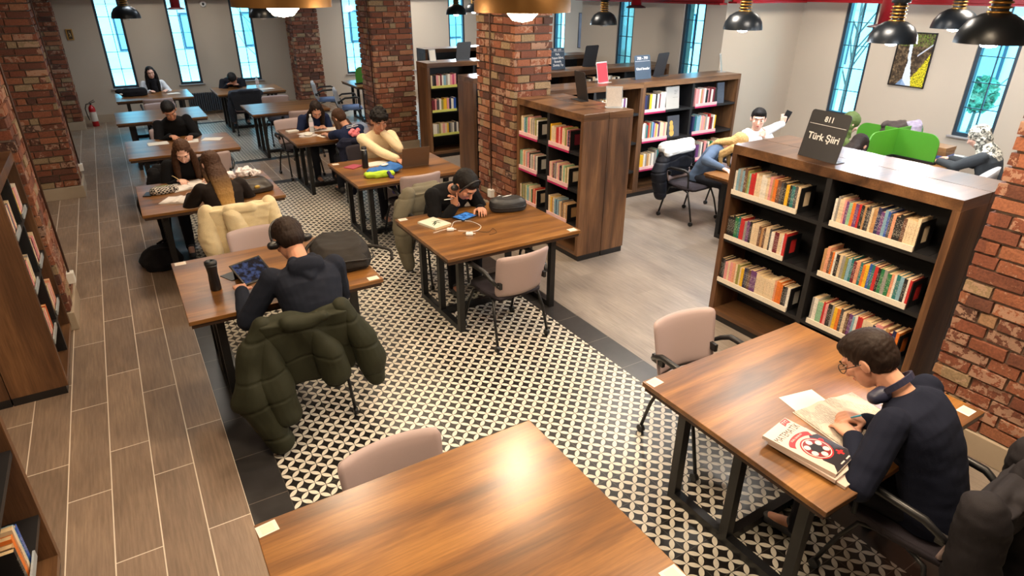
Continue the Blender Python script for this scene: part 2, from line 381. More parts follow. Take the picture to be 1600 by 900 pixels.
random.seed(7)
def column(x0, x1, y0, y1, z1=ZC, pl=.16, vis='all'):
    """square pier clad in old bricks: mortar core, bricks standing proud of it, stone plinth"""
    bm = bmesh.new(); lay = bm.loops.layers.float_color.new('tone')
    def paint(fs, col):
        for f in fs:
            for l in f.loops: l[lay] = col
    ins = .022
    paint(box(bm, x0+ins, x1-ins, y0+ins, y1-ins, pl, z1), (.5, .3, 1, 1))
    pitch, bh, bl, gap = .0835, .067, .205, .013
    nz = int((z1-pl)/pitch)
    def brick(xa, xb, ya, yb, za, zb):
        fs = box(bm, xa, xb, ya, yb, za, zb); t = random.betavariate(2, 2.2)
        if random.random() < .12: t = 1
        c = (t, random.random()**1.5, 0, 1); paint(fs, c)
        for v in {v for f in fs for v in f.verts}: v.co += V([random.uniform(-.0035, .0035) for _ in range(3)])
    for i in range(nz):
        za = pl+.01+i*pitch; zb = za+bh; odd = i % 2
        for face in range(4):
            if face < 2: a0, a1 = x0, x1
            else: a0, a1 = y0, y1
            full = odd if face < 2 else 1-odd     # which faces own the corner in this course
            a = a0 if full else a0+.04; e = a1 if full else a1-.04
            first = bl*(.5 if full else 1)*random.uniform(.8, 1.05); cur = a
            while cur < e-.02:
                nx = min(cur+first, e); first = bl*random.uniform(.78, 1.08) if random.random() > .2 else bl*.5
                if e-nx < .06: nx = e
                pr = random.uniform(-.006, .006)
                q = (cur, nx-gap) if nx < e else (cur, nx)
                if face == 0: brick(q[0], q[1], y0+pr, y0+.045, za, zb)
                elif face == 1: brick(q[0], q[1], y1-.045, y1-pr, za, zb)
                elif face == 2: brick(x0+pr, x0+.045, q[0], q[1], za, zb)
                else: brick(x1-.045, x1-pr, q[0], q[1], za, zb)
                cur = nx
    o = obj('brick_column', bm, BRICK)
    p = bmesh.new(); box(p, x0-.02, x1+.02, y0-.02, y1+.02, 0, pl, bev=.004); obj('plinth', p, PLINTH, o)
    return o
def cond(o, x, y, z0=.32, box_at=.30, n=(-1, 0)):
    bm = bmesh.new(); tube(bm, [(x, y, z0), (x, y, ZC)], .009, 8); obj('cable_conduit', bm, BROWNC, o)
    bm = bmesh.new(); box(bm, x-.035, x+.035, y-.04, y+.04, box_at-.05, box_at+.05, bev=.006); obj('socket_box', bm, WHITE, o)
BROWNC = mat('brown_conduit', srgb(74, 48, 36), .5, noise=.1)
cols = [
 ((-1.36, -.72, 5.86, 6.48), 'tall brick column beside the left bookcase, nearest on the left side', (-.70, 6.30)),
 ((-1.36, -.67, 10.12, 10.78), 'brick column on a beige plinth, middle one along the left side', (-.655, 10.60)),
 ((-1.36, -.67, 15.3, 15.9), 'brick column beside the red fire extinguisher', None),
 ((4.05, 4.68, .85, 1.47), 'brick column at the right edge beside the poetry bookcase', None),
 ((3.74, 4.22, 6.07, 6.92), 'brick column lit by the big warm lamp between the bookcases', (3.725, 6.58)),
 ((3.72, 4.42, 10.42, 11.08), 'brick column behind the person in the cream sweater', (3.705, 10.52)),
 ((3.66, 4.24, 15.3, 15.9), 'farthest brick column against the back wall between two windows', None)]
for (a, lab, cn) in cols:
    o = column(*a); tag(o, lab, 'column', 'brick columns')
    if cn: cond(o, *cn)
# red painted beam running round the top of the walls
def beam(name, x0, x1, y0, y1, z0=2.36, z1=2.62):
    bm = bmesh.new(); h = .02
    box(bm, x0, x1, y0, y1, z0, z0+h); box(bm, x0, x1, y0, y1, z1-h, z1)
    if x1-x0 > y1-y0: m = (y0+y1)/2; box(bm, x0, x1, m-.01, m+.01, z0+h, z1-h)
    else: m = (x0+x1)/2; box(bm, m-.01, m+.01, y0, y1, z0+h, z1-h)
    return tag(obj(name, bm, REDP), kind='structure')
beam('trim_1', -1.6, 9.4, 15.83, 15.97, 2.37); beam('trim_2', XB-.16, XB-.01, -2, YJ-.01, 2.43, 2.66); beam('trim_3', XA-.16, XA-.01, YJ, YK, 2.40, 2.62); beam('trim_4', XA+.0, XB-.17, YJ-.16, YJ-.01, 2.42, 2.64)
def hanger(x, y, z0, r, label):
    t = thing('red_pipe_drop', label, 'pipe', (x, y, z0), 0, 'red pipe drops')
    bm = bmesh.new(); tube(bm, [(0, 0, .02), (0, 0, ZC-z0)], r, 20); obj('pipe', bm, REDP, t)
    bm = bmesh.new(); lathe(bm, [(0, 0), (r*1.9, 0), (r*1.9, .012), (r*1.25, .035), (r, .04)], 20); obj('flange', bm, mat('dark_red_flange', srgb(60, 20, 24), .5, noise=.1), t)
hanger(8.55, 4.85, 2.17, .13, 'thick red vertical pipe above the waterfall picture')
hanger(7.2, 8.1, 2.33, .08, 'red vertical pipe end above the dark bookcase signs')
hanger(1.42, 15.3, 2.18, .09, 'small red pipe end in front of the second back window')

# pendants
BRASS = mat('brass_rings', srgb(196, 146, 70), .3, .9, noise=.1)
DOMEO = mat('dome_black_enamel', srgb(22, 26, 30), .32, noise=.1, spec=.6)
DOMEI = mat('dome_inside_white', srgb(200, 196, 188), .6, noise=.03)
GOLD = mat('drum_shade_antique_gold', srgb(150, 108, 56), .45, .6, noise=.2, nscale=7)
def pendant(x, y, z, D, col, W, label):
    t = thing('pendant_lamp', label, 'lamp', (x, y, z), 0, 'pendant lamps'); R = D/2
    bm = bmesh.new(); lathe(bm, [(R, 0), (R*.985, .03), (R*.93, R*.38), (R*.74, R*.68), (R*.45, R*.86), (R*.34, R*.89), (R*.30, R*.885), (R*.42, R*.84), (R*.7, R*.65), (R*.9, R*.36), (R*.96, .03), (R*.97, 0), (R, 0)], 40); obj('lamp_shade', bm, DOMEO, t)
    z2 = R*.87
    bm = bmesh.new()
    for i in range(5): lathe(bm, [(R*.26, z2+i*.03), (R*.33, z2+i*.03+.004), (R*.33, z2+i*.03+.012), (R*.26, z2+i*.03+.016)], 24)
    obj('brass_ring', bm, BRASS, t)
    bm = bmesh.new(); lathe(bm, [(R*.26, z2), (R*.26, z2+.155), (R*.38, z2+.16), (R*.38, z2+.21), (R*.30, z2+.27), (R*.12, z2+.30), (.006, z2+.31), (.006, ZC-z)], 20); obj('lamp_neck', bm, PLASTB, t)
    bm = bmesh.new(); lathe(bm, [(0, -.03), (R*.2, -.022), (R*.3, 0), (R*.3, .03), (R*.2, .08), (0, .1)], 20)
    obj('bulb', bm, mat('bulb_cool' if col == COOL else 'bulb_off', (.9, .9, .9), .4, emit=col, es=60 if col else 0), t)
    if col:
        ld = bpy.data.lights.new('lamp_light', 'POINT'); ld.energy = W; ld.color = col; ld.shadow_soft_size = .06; lo = bpy.data.objects.new('lamp_light', ld); C.objects.link(lo); lo.parent = t; lo.location = (0, 0, -.08)
labs = ['lit black dome lamp above the person in the white hoodie', 'largest black dome lamp with brass rings at the top right corner', 'lit black dome lamp overlapping the waterfall picture', 'lit black dome lamp half hidden behind the largest one at top right',
 'unlit black dome lamp in front of the far right windows', 'unlit black dome lamp in front of the leftmost window', 'unlit black dome lamp right of the third back window', 'left one of two small lit dome lamps in front of the far window', 'right one of two small lit dome lamps near the far window']
for L_, lab in zip(LAMPS, labs): pendant(*L_, lab)
def drum(x, y, z, D, col, W, label):
    t = thing('pendant_lamp', label, 'lamp', (x, y, z), 0, 'pendant lamps'); R = D/2
    bm = bmesh.new(); lathe(bm, [(R, 0), (R*1.0, .05), (R*.94, .13), (R*.72, .22), (R*.30, .27), (.02, .28), (.02, .27), (R*.28, .26), (R*.70, .21), (R*.92, .12), (R*.98, .04), (R*.985, 0), (R, 0)], 48); obj('lamp_shade', bm, GOLD, t)
    bm = bmesh.new(); tube(bm, [(0, 0, .27), (0, 0, ZC-z)], .012, 8); obj('lamp_rod', bm, BLACKM, t)
    bm = bmesh.new(); lathe(bm, [(0, -.055), (R*.20, -.045), (R*.32, -.01), (R*.32, .02), (R*.2, .08), (0, .1)], 24)
    obj('bulb', bm, mat('bulb_warm', (1, .9, .75), .4, emit=(1, .86, .62), es=45), t)
    ld = bpy.data.lights.new('lamp_light', 'POINT'); ld.energy = W; ld.color = col; ld.shadow_soft_size = .08; lo = bpy.data.objects.new('lamp_light', ld); C.objects.link(lo); lo.parent = t; lo.location = (0, 0, -.12)
drum(*DRUMS[0], 'large brightly lit gold lamp in front of the middle brick column'); drum(*DRUMS[1], 'large lit gold lamp at the top, left of the middle')
for i_, (x, y, col, W) in enumerate(FILL_LIGHTS):  # unseen panels added under the ceiling to carry the fill lights
    t = tag(obj('added_fill_panel', bx(-.32, .32, -.32, .32, -.05, 0), BLACKM), 'square ceiling light panel '+['over the nearest empty table', 'over the maths book table', 'over the far side of the maths book table', 'over the left plank aisle', 'over the two long haired girls', 'over the laptop table', 'over the black pullover table', 'over the navy shirt girls', 'over the white table in the left row', 'before the sleeper table', 'over the bookcase across the aisle', 'over the floor right of the poetry bookcase', 'over the green dividers', 'over the far bookcases', 'in the far right corner of the room', 'by the first back windows', 'over the person in the white hoodie', 'between maths book table and poetry bookcase', 'between middle table and pale spine bookcase'][i_], 'lamp', 'square ceiling light panels'); t.location = (x, y, ZC-.0)
    ld = bpy.data.lights.new('fill_light', 'AREA'); ld.shape = 'SQUARE'; ld.size = .6; ld.energy = W; ld.color = col; ld.spread = 2.6; lo = bpy.data.objects.new('fill_light', ld); C.objects.link(lo); lo.parent = t; lo.location = (0, 0, -.055)
# ------------------------------------------------------------------ tables
def make_table():
    t = thing('reading_table', 'x', 'table', (0, 0, 0), 0, 'oak reading tables')
    hx, hy = .63, .535
    bm = bmesh.new(); box(bm, -hx, hx, -hy, hy, .722, .75, bev=.003); obj('tabletop', bm, TABLEW, t)
    bm = bmesh.new(); box(bm, -hx+.012, hx-.012, -hy+.012, hy-.012, .695, .7215); obj('top_underlayer', bm, mat('table_dark_underlayer', srgb(58, 38, 26), .6, noise=.15), t)
    for sx in (-1, 1):
        x = sx*.45
        for y in (-.37, 0, .37):
            obj('leg', bx(x-.025, x+.025, y-.025, y+.025, .05, .66), BLACKM, t)
        obj('floor_rail', bx(x-.025, x+.025, -.395, .395, .0, .05), BLACKM, t)
        obj('top_rail', bx(x-.025, x+.025, -.42, .42, .66, .695), BLACKM, t)
    obj('stretcher', bx(-.425, .425, -.025, .025, .0, .05), BLACKM, t)
    bm = bmesh.new(); box(bm, -.425, .425, -.02, .02, .655, .695); obj('top_stretcher', bm, BLACKM, t)
    return t
T0 = make_table()
TABLES = {}
def put_table(key, x, y, lab, src=[None]):
    if src[0] is None: T0.location = (x, y, 0); T0['label'] = lab; src[0] = T0; TABLES[key] = T0
    else: TABLES[key] = dup(T0, (x, y, 0), 0, lab)
put_table('L1', .715, 1.495, 'empty oak table nearest the camera, cut off by the bottom edge')
put_table('L2', .70, 4.45, 'oak table with the black tumbler, tablet and dark backpack')
put_table('L3', .59, 6.83, 'oak table shared by the two girls with long hair')
put_table('L4', .59, 9.21, 'table of the person in the black pullover, left row')
put_table('L5', .54, 11.68, 'small empty table in the left row, shining white')
put_table('L6', .61, 13.95, 'table of the person in white jacket and black scarf by the back wall')
put_table('R1', 2.66, 1.46, 'oak table on the right with the maths books on it')
put_table('R2', 2.50, 4.52, 'oak table in the middle with charger cables and black pouch')
put_table('R3', 2.56, 6.74, 'oak table carrying the laptop and the blue and green bag')
put_table('R4', 2.50, 9.0, 'oak table of the two girls in navy shirts')
put_table('R5', 2.43, 11.45, 'bare table with an empty beige chair behind the navy shirt girls')
put_table('R6', 2.28, 13.9, 'table against the back wall where someone sleeps on folded arms')
put_table('R7', 6.06, 4.22, 'oak table of the blonde girl behind the poetry bookcase')
put_table('R8', 8.2, 4.0, 'table with the green desk dividers behind the poetry bookcase')
put_table('R9', 4.9, 13.6, 'table with the green divider behind the far brick column')
# small white square stickers on table corners
def sticker(x, y, rz, lab, z=.7505):
    bm = bmesh.new(); box(bm, -.038, .038, -.03, .03, 0, .0008)
    o = obj('sticker', bm, PAPER); o.location = (x, y, z); o.rotation_euler = (0, 0, rz); tag(o, lab, 'sticker', 'white table corner stickers')
    b = bmesh.new(); box(b, -.024, .024, -.022, .022, .0008, .0012); obj('printed_square', b, mat('sticker_print_pale', srgb(214, 196, 178), .7, noise=.04), o)
for a in [(.125, 1.985, .1, 'white sticker at the far left corner of the nearest empty table'), (1.30, 1.03, 0, 'white sticker at the right edge of the nearest empty table, at the bottom edge'),
          (2.08, 1.955, .1, 'white sticker at the far left corner of the maths book table'), (3.22, .98, 0, 'white sticker on the maths book table beside the brick column'),
          (.13, 4.94, 0, 'white sticker at the far left corner of the tumbler table'), (1.27, 3.96, 0, 'white sticker at the right corner of the tumbler table behind the backpack'),
          (1.93, 5.01, 0, 'white sticker at the left corner of the charger cable table'), (3.07, 4.03, 0, 'white sticker at the right corner of the charger cable table'),
          (2.0, 7.2, 0, 'white sticker at the left corner of the laptop table')]: sticker(*a)

# ------------------------------------------------------------------ chairs (occupant faces +y, origin under the seat)
def curved_back(hw0, hw1, z0, z1, th, curve, lean, n=5, nu=18, nv=12, y0=-.22):
    bm = bmesh.new(); G = []
    for side in (0, 1):
        g = []
        for j in range(nv+1):
            r = []
            for i in range(nu+1):
                u, v = 2*i/nu-1, 2*j/nv-1
                m = max(abs(u), abs(v)); L_ = (abs(u)**n+abs(v)**n)**(1/n) or 1
                if m > 0: u, v = u*m/L_, v*m/L_
                vv = (v+1)/2; hw = hw0+(hw1-hw0)*vv
                edge = max(abs(u), abs(v)); e = (1-edge**8)
                y = y0 + curve*u*u - lean*vv + (1 if side == 0 else -1)*th/2*(.25+.75*e)
                r.append(bm.verts.new((u*hw, y, z0+(z1-z0)*vv)))
            g.append(r)
        G.append(g)
    for s, g in enumerate(G):
        for j in range(nv):
            for i in range(nu):
                q = (g[j][i], g[j][i+1], g[j+1][i+1], g[j+1][i]); f = bm.faces.new(q if s else q[::-1]); f.smooth = True
    a, b = G
    ring = [(0, i) for i in range(nu+1)] + [(j, nu) for j in range(1, nv+1)] + [(nv, i) for i in range(nu-1, -1, -1)] + [(j, 0) for j in range(nv-1, 0, -1)]
    for (j, i), (j2, i2) in zip(ring, ring[1:]+ring[:1]):
        f = bm.faces.new((a[j][i], a[j2][i2], b[j2][i2], b[j][i])); f.smooth = True
    bmesh.ops.recalc_face_normals(bm, faces=bm.faces); return bm
def make_chair(backm, label):
    t = thing('reading_chair', label, 'chair', (0, 0, 0), 0, 'reading chairs')
    obj('backrest', curved_back(.220, .245, .445, .805, .036, .055, .07, n=12), backm, t)
    bm = bmesh.new(); lay = [(-.20, -.20), (.20, -.20), (.225, .05), (.215, .21), (.16, .235), (-.16, .235), (-.215, .21), (-.225, .05)]
    prism(bm, lay, .405, .452); bmesh.ops.bevel(bm, geom=list(bm.edges), offset=.012, segments=2, affect='EDGES'); obj('seat', bm, SEATF, t, True)
    for s in (-1, 1):
        bm = bmesh.new(); box(bm, s*.21-.012, s*.21+.012, -.245, -.14, .535, .585, bev=.004); b = obj('back_bracket', bm, PLASTB, t)
        bm = bmesh.new()
        for z in (.577, .603): lathe(bm, [(0, 0), (.007, 0), (.007, .004), (0, .005)], 10)
        for v in bm.verts: v.co = V((s*(.215+.008+v.co.z), -.228+v.co.x, .56+v.co.y))
        obj('screw', bm, CHROME, b)
        bm = bmesh.new(); tube(bm, [(s*.235, -.22, .57), (s*.262, -.17, .61), (s*.27, -.10, .648), (s*.272, .12, .655), (s*.268, .16, .64), (s*.262, .17, .60), (s*.25, .17, .45)], [.012, .016, .019, .019, .015, .011, .011], 8); obj('armrest', bm, PLASTB, t)
        for fy, ty in ((.15, .27), (-.14, -.24)):
            bm = bmesh.new(); tube(bm, [(s*.19, fy*.4, .40), (s*.215, fy, .385), (s*.235, (fy+ty)/2, .25), (s*.245, ty, .055)], .0115, 8); l = obj('leg', bm, BLACKM, t)
            bm = bmesh.new(); tube(bm, [(s*.232, ty, .025), (s*.262, ty, .025)], .025, 14); obj('caster', bm, PLASTB, l)
    bm = bmesh.new(); tube(bm, [(-.19, -.06, .395), (.19, -.06, .395)], .011, 8); tube(bm, [(-.19, .06, .395), (.19, .06, .395)], .011, 8); obj('seat_frame', bm, BLACKM, t)
    return t
CH0 = make_chair(BACKR, 'x'); _first = [True]
def chair(x, y, rz, lab):
    if _first[0]:
        _first[0] = False; CH0.location = (x, y, 0); CH0.rotation_euler = (0, 0, rz); CH0['label'] = lab; return CH0
    return dup(CH0, (x, y, 0), rz, lab)
R180 = PI
chair(2.72, .85, .03, 'chair under the dark charcoal jacket of the person in navy at right')
chair(.69, 1.90, R180+.02, 'empty pink beige chair at the far side of the nearest empty table')
chair(2.67, 2.11, R180-.08, 'empty pink beige chair at the far side of the maths book table')
chair(2.37, 3.96, .06, 'empty pink beige chair in front of the charger cable table')
chair(2.42, 5.27, R180, 'chair with the grey green coat, seat of the tablet reader in black')
chair(.68, 3.76, -.06, 'chair under the big olive puffer jacket')
chair(.75, 5.06, R180, 'empty beige chair behind the tumbler table')
chair(.72, 6.15, 0, 'chair under the cream fleece coat')
chair(.42, 7.52, R180, 'chair of the brown haired girl who is writing')
chair(2.60, 6.39, .05, 'empty beige chair in front of the blue and green bag')
bc = chair(2.55, 7.54, R180, 'black chair behind the person in the cream sweater')
for ch in bc.children:
    if ch.name.startswith('backrest'): ch.data = ch.data.copy(); ch.data.materials.clear(); ch.data.materials.append(SEATF)
chair(2.62, 8.22, -.15, 'chair with the navy jacket, seat of the girl with the pink flower print')
chair(2.18, 9.75, R180+.1, 'chair of the navy shirt girl who is writing')
chair(.80, 8.55, 0, 'beige chair in front of the black pullover table')
chair(.52, 9.93, R180, 'chair of the person in the black pullover')
chair(.62, 11.2, 0, 'lower of the two empty beige chairs in the left row')
chair(.60, 12.3, R180, 'middle of the empty beige chairs in the left row, behind the white table')
chair(.62, 13.35, 0, 'empty beige chair in front of the person in the white jacket')
chair(.72, 14.65, R180, 'chair of the person in white jacket and black scarf')
chair(2.1, 13.35, 0, 'chair with the dark quilted jacket and khaki lining by the sleeper')
chair(2.15, 14.6, R180, 'chair of the person sleeping on folded arms')
chair(2.55, 10.9, 0, 'empty beige chair with its back to us, left of the navy shirt girls')
chair(2.48, 12.15, R180, 'empty beige chair at the far side of the bare table')
chair(5.83, 5.30, R180+.08, 'chair hung with a white coat and black puffer jacket')
chair(6.62, 5.25, R180-.2, 'chair of the person in the white hoodie')
# pale chairs by the far column
def pale(x, y, rz, lab):
    c = dup(CH0, (x, y, 0), rz, lab, 'pale chairs by the far column')
    for ch in c.children:
        if ch.name.startswith(('backrest', 'seat')) and not ch.name.startswith('seat_frame'):
            ch.data = ch.data.copy(); ch.data.materials.clear(); ch.data.materials.append(GREYSH if ch.name.startswith('backrest') else mat('blue_grey_seat', srgb(96, 118, 160), .8, noise=.1))
pale(3.95, 12.7, -PI/2-.2, 'nearer of two pale chairs with blue grey seats by the far column'); pale(3.85, 13.9, -PI/2-.2, 'farther of two pale chairs with blue grey seats by the far column')
def shell_chair(x, y, rz, lab):
    t = thing('shell_chair', lab, 'chair', (x, y, 0), rz, 'light grey shell chairs')
    bm = bmesh.new(); prof = []
    nu, nv = 20, 10
    for side in (0, .022):
        g = []
        for j in range(nv+1):
            v = j/nv; r = []
            for i in range(nu+1):
                a = PI*(1.12*(i/nu)-.06); R = .27-side+ .03*v
                top = .46+(.36*math.sin(max(0, a if 0 < a < PI else 0))**.7+.12)*v
                r.append(bm.verts.new((math.cos(a)*R, -math.sin(a)*R*(.95)-.0, .42+(top-.42)*v if j else .42)))
            g.append(r)
        prof.append(g)
    for s, g in enumerate(prof):
        for j in range(nv):
            for i in range(nu):
                q = (g[j][i], g[j][i+1], g[j+1][i+1], g[j+1][i]); f = bm.faces.new(q); f.smooth = True
    a, b = prof
    for i in range(nu): bm.faces.new((a[nv][i], a[nv][i+1], b[nv][i+1], b[nv][i]))
    for i in (0, nu):
        for j in range(nv): bm.faces.new((a[j][i], a[j+1][i], b[j+1][i], b[j][i]))
    bmesh.ops.recalc_face_normals(bm, faces=bm.faces)
    obj('shell_back', bm, GREYSH, t)
    bm = bmesh.new(); lathe(bm, [(0, .40), (.25, .40), (.265, .42), (.26, .45), (.2, .465), (0, .47)], 28); obj('seat', bm, GREYSH, t)
    for k in range(4):
        an = PI/4+k*PI/2; bm = bmesh.new(); tube(bm, [(math.cos(an)*.1, math.sin(an)*.1, .40), (math.cos(an)*.27, math.sin(an)*.27, 0)], [.016, .011], 8); obj('leg', bm, BLACKM, t)
shell_chair(8.25, 2.98, .1, 'light grey shell chair with the patterned scarf woman, seen from behind')
shell_chair(7.62, 3.10, .3, 'light grey shell chair left of the patterned scarf woman')

# ------------------------------------------------------------------ bookcases (front at local y=0, width along +x)
LEDGE = {'w': mat('shelf_label_strip_white', srgb(222, 212, 196), .5, noise=.18, nscale=140), 'p': mat('shelf_label_strip_pink', srgb(232, 190, 190), .5, noise=.14, nscale=120), 'm': mat('shelf_label_strip_magenta', srgb(178, 40, 92), .5, noise=.2, nscale=60),
         'g': mat('shelf_label_strip_lime', srgb(206, 206, 110), .5, noise=.12, nscale=100), 'b': mat('shelf_label_strip_grey', srgb(150, 156, 160), .5, noise=.18, nscale=100)}
SZ = (1.135, .755, .37)
def bookcase(x, y, rz, W, D, bays, label, top=SHELFX, H=1.52, sz=SZ, group='bookcases', div_wood=False):
    t = thing('bookcase', label, 'bookcase', (x, y, 0), rz, group)
    obj('plinth', bx(.0, W, .015, D-.002, 0, .06), BLACKP, t)
    bm = bmesh.new(); box(bm, 0, W, 0, D, H-.07, H, bev=.002); obj('top_board', bm, top, t)
    for a in (0, W-.045): obj('side_panel', bx(a, a+.045, 0, D, .06, H-.07), SHELFZ, t)
    obj('back_panel', bx(.045, W-.045, D-.02, D-.002, .06, H-.07), BLACKP, t)
    obj('bottom_board', bx(.045, W-.045, .0, D-.02, .06, .10), SHELFT, t)
    xs = [.045+(W-.09)*i/bays for i in range(bays+1)]
    for i in range(1, bays): obj('divider', bx(xs[i]-.02, xs[i]+.02, .006, D-.02, .10, H-.07), SHELFZ if div_wood else BLACKP, t)
    for i in range(bays):
        a = xs[i]+(.02 if i else 0); b = xs[i+1]-(.02 if i < bays-1 else 0)
        for z in sz: obj('shelf_board', bx(a, b, .006, D-.02, z-.028, z), BLACKP, t)
    return t
def strip(case, x0, x1, z, kind):
    obj('label_strip', bx(x0, x1, -.004, -.001+.006, z-.002, z+.036), LEDGE[kind], case)
    if kind in 'pm': obj('label_strip', bx(x0, x1, -.005, .004, z-.024, z-.003), LEDGE['m'], case)
PAL = {'w': ('white', (226, 220, 210)), 'c': ('cream', (222, 200, 168)), 'k': ('black', (28, 26, 28)), 'g': ('dark grey', (72, 70, 74)), 'a': ('grey', (150, 146, 142)), 'b': ('brown', (104, 72, 56)),
 't': ('teal', (30, 110, 112)), 'l': ('light blue', (128, 168, 188)), 'B': ('blue', (44, 84, 168)), 'n': ('navy', (36, 40, 82)), 'r': ('red', (190, 44, 44)), 'm': ('maroon', (108, 30, 44)), 'o': ('orange', (222, 120, 44)),
 'y': ('yellow', (228, 180, 40)), 'Y': ('olive', (142, 140, 74)), 'G': ('green', (40, 116, 70)), 'p': ('purple', (104, 60, 116)), 'P': ('pink', (222, 150, 150)), 's': ('salmon', (222, 156, 124)), 'T': ('tan', (186, 142, 96)), 'M': ('mint', (140, 184, 152)), 'd': ('dull magenta', (196, 60, 110))}
def cover_mat(code):
    nm = 'book_cover_'+PAL[code][0].replace(' ', '_')
    if nm in MATS: return MATS[nm]
    k = NB(nm); base = srgb(*PAL[code][1]); lum = sum(base)/3
    ink = srgb(230, 224, 210) if lum < .18 else srgb(60, 40, 44)
    co = k.tc.outputs['Object']; sx = k.n('ShaderNodeSeparateXYZ'); k.L.new(co, sx.inputs[0])
    inf = k.n('ShaderNodeObjectInfo')
    v = k.n('ShaderNodeVectorMath', operation='ADD'); k.L.new(co, v.inputs[0]); k.L.new(inf.outputs['Location'], v.inputs[1])
    n = k.noise(k.mapping(v.outputs[0], (130, 5, 210)), 1, 2)
    th = k.math('GREATER_THAN', n, .56)
    z = sx.outputs[2]; rng = k.math('MULTIPLY', k.math('GREATER_THAN', z, .055), k.math('LESS_THAN', z, .168))
    fr = k.math('LESS_THAN', sx.outputs[1], .003)
    f = k.math('MULTIPLY', k.math('MULTIPLY', th, rng), k.math('MULTIPLY', fr, .35))
    w = k.noise(v.outputs[0], 14, 2); b2 = k.mix(w, tuple(c*.82 for c in base), tuple(min(1, c*1.12) for c in base))
    return k.out(k.mix(f, b2, ink), .5)
BK = [0]
STUFF = {'bm': bmesh.new(), 'mats': []}
def stuff_book(case, x, z, th, h, d, code, y):
    M = case.matrix_basis @ Matrix.Translation((x, y, z)); S = STUFF
    def mi(m):
        if m not in S['mats']: S['mats'].append(m)
        return S['mats'].index(m)
    a, b = mi(plain_cover(code)), mi(PAGES); bm = S['bm']
    box(bm, 0, th, 0, .002, 0, h, M, a); box(bm, 0, .0016, .002, d, 0, h, M, a); box(bm, th-.0016, th, .002, d, 0, h, M, a); box(bm, .0016, th-.0016, .0022, d-.004, .003, h-.003, M, b)
def plain_cover(code):
    return mat('book_cover_plain_'+PAL[code][0].replace(' ', '_'), srgb(*PAL[code][1]), .5, noise=.15, nscale=60)
def book(case, x, z, th, h, d, code, label, group, y=.012, parts=False, lean=0, flip=False):
    M = case.matrix_basis @ Matrix.Translation((x, y, z)) @ Matrix.Rotation(lean, 4, 'Y')
    c = .0016; bm = bmesh.new()
    box(bm, 0, th, 0, .002, 0, h); box(bm, 0, c, .002, d, 0, h); box(bm, th-c, th, .002, d, 0, h)
    pg = bm if not parts else bmesh.new()
    box(pg, c, th-c, .0022, d-.004, .003, h-.003, mi=0 if parts else 1)
    me_m = [cover_mat(code)] if parts else [cover_mat(code), PAGES]
    o = obj('book', bm, me_m); o.matrix_basis = M
    if parts: obj('page_block', pg, PAGES, o)
    tag(o, label, 'book', group); BK[0] += 1; return o
def bookend(case, x, z, lab, h=.19, d=.17, y=.01):
    t = thing('bookend', lab, 'bookend', (0, 0, 0), 0, 'black metal bookends'); t.matrix_basis = case.matrix_basis @ Matrix.Translation((x, y, z+.001))
    bm = bmesh.new(); box(bm, 0, .003, 0, d, 0, h*.24); box(bm, 0, .003, 0, d, h*.82, h); box(bm, 0, .003, 0, d*.3, h*.24, h*.82); box(bm, 0, .003, d*.72, d, h*.24, h*.82)
    obj('upright', bm, PLASTB, t); obj('foot', bx(.003, .09, 0, d, 0, .002), PLASTB, t)
ORD = ['first', 'second', 'third', 'fourth', 'fifth', 'sixth', 'seventh', 'eighth', 'ninth', 'tenth', 'eleventh', 'twelfth', 'thirteenth', 'fourteenth', 'fifteenth', 'sixteenth', 'seventeenth', 'eighteenth', 'nineteenth', 'twentieth', 'twenty first', 'twenty second', 'twenty third', 'twenty fourth', 'twenty fifth', 'twenty sixth', 'twenty seventh', 'twenty eighth', 'twenty ninth', 'thirtieth']
def row(case, x0, x1, z, codes, where, group, kind='w', h=(.185, .21), d=(.125, .15), end=True, parts=False, tall={}, seed=1, y=.012, stuff=False):
    rnd = random.Random(seed); n = len(codes); ws = [rnd.uniform(.7, 1.3) for _ in codes]; s = sum(ws); x = x0+.003
    W = x1-x0-.006
    for i, (c, w) in enumerate(zip(codes, ws)):
        th = W*w/s; hh = rnd.uniform(*h)*tall.get(i, 1); dd = rnd.uniform(*d)*(1 if tall.get(i, 1) == 1 else 1.15)
        size = 'thick' if th > .03 else 'thin' if th < .02 else 'slim'
        if stuff: stuff_book(case, x, z+.0005, th-.0008, hh, dd, c, y+rnd.uniform(-.002, .006)); x += th; continue
        book(case, x, z+.0005, th-.0008, hh, dd, c, '%s %s book, %s in %s' % (size, PAL[c][0], ORD[i], where), group, y+rnd.uniform(-.002, .006), parts); x += th
    if kind: strip(case, x0, x1, z, kind)
    if end: bookend(case, x1+.002, z, 'black metal bookend closing %s' % where)
# poetry bookcase (two single-sided units back to back)
PB = bookcase(4.03, 3.27, -PI/2, 1.67, .33, 2, 'walnut bookcase under the Turkish poetry sign, its six book rows facing the tables')
bookcase(4.69, 1.60, PI/2, 1.67, .325, 2, 'back unit of the poetry bookcase, turned to the green dividers')
g = 'books in the poetry bookcase'
def pr(Ya, Yb): return 3.27-Ya, 3.27-Yb
row(PB, *pr(3.225, 2.632), SZ[0], 'wlalbYMrrccwwcPTobgkyktgc', 'poetry bookcase, top left row', g, 'w', parts=True, tall={4: 1.2}, seed=3)
row(PB, *pr(2.365, 1.792), SZ[0], 'waccPpMoprkTkgcTnplBgskkbcccc', 'poetry bookcase, top right row', g, 'w', parts=True, seed=4)
row(PB, *pr(3.225, 2.663), SZ[1], 'kkkGtrrapkcccbTbccgwmmcwr', 'poetry bookcase, middle left row', g, 'w', parts=True, seed=5)
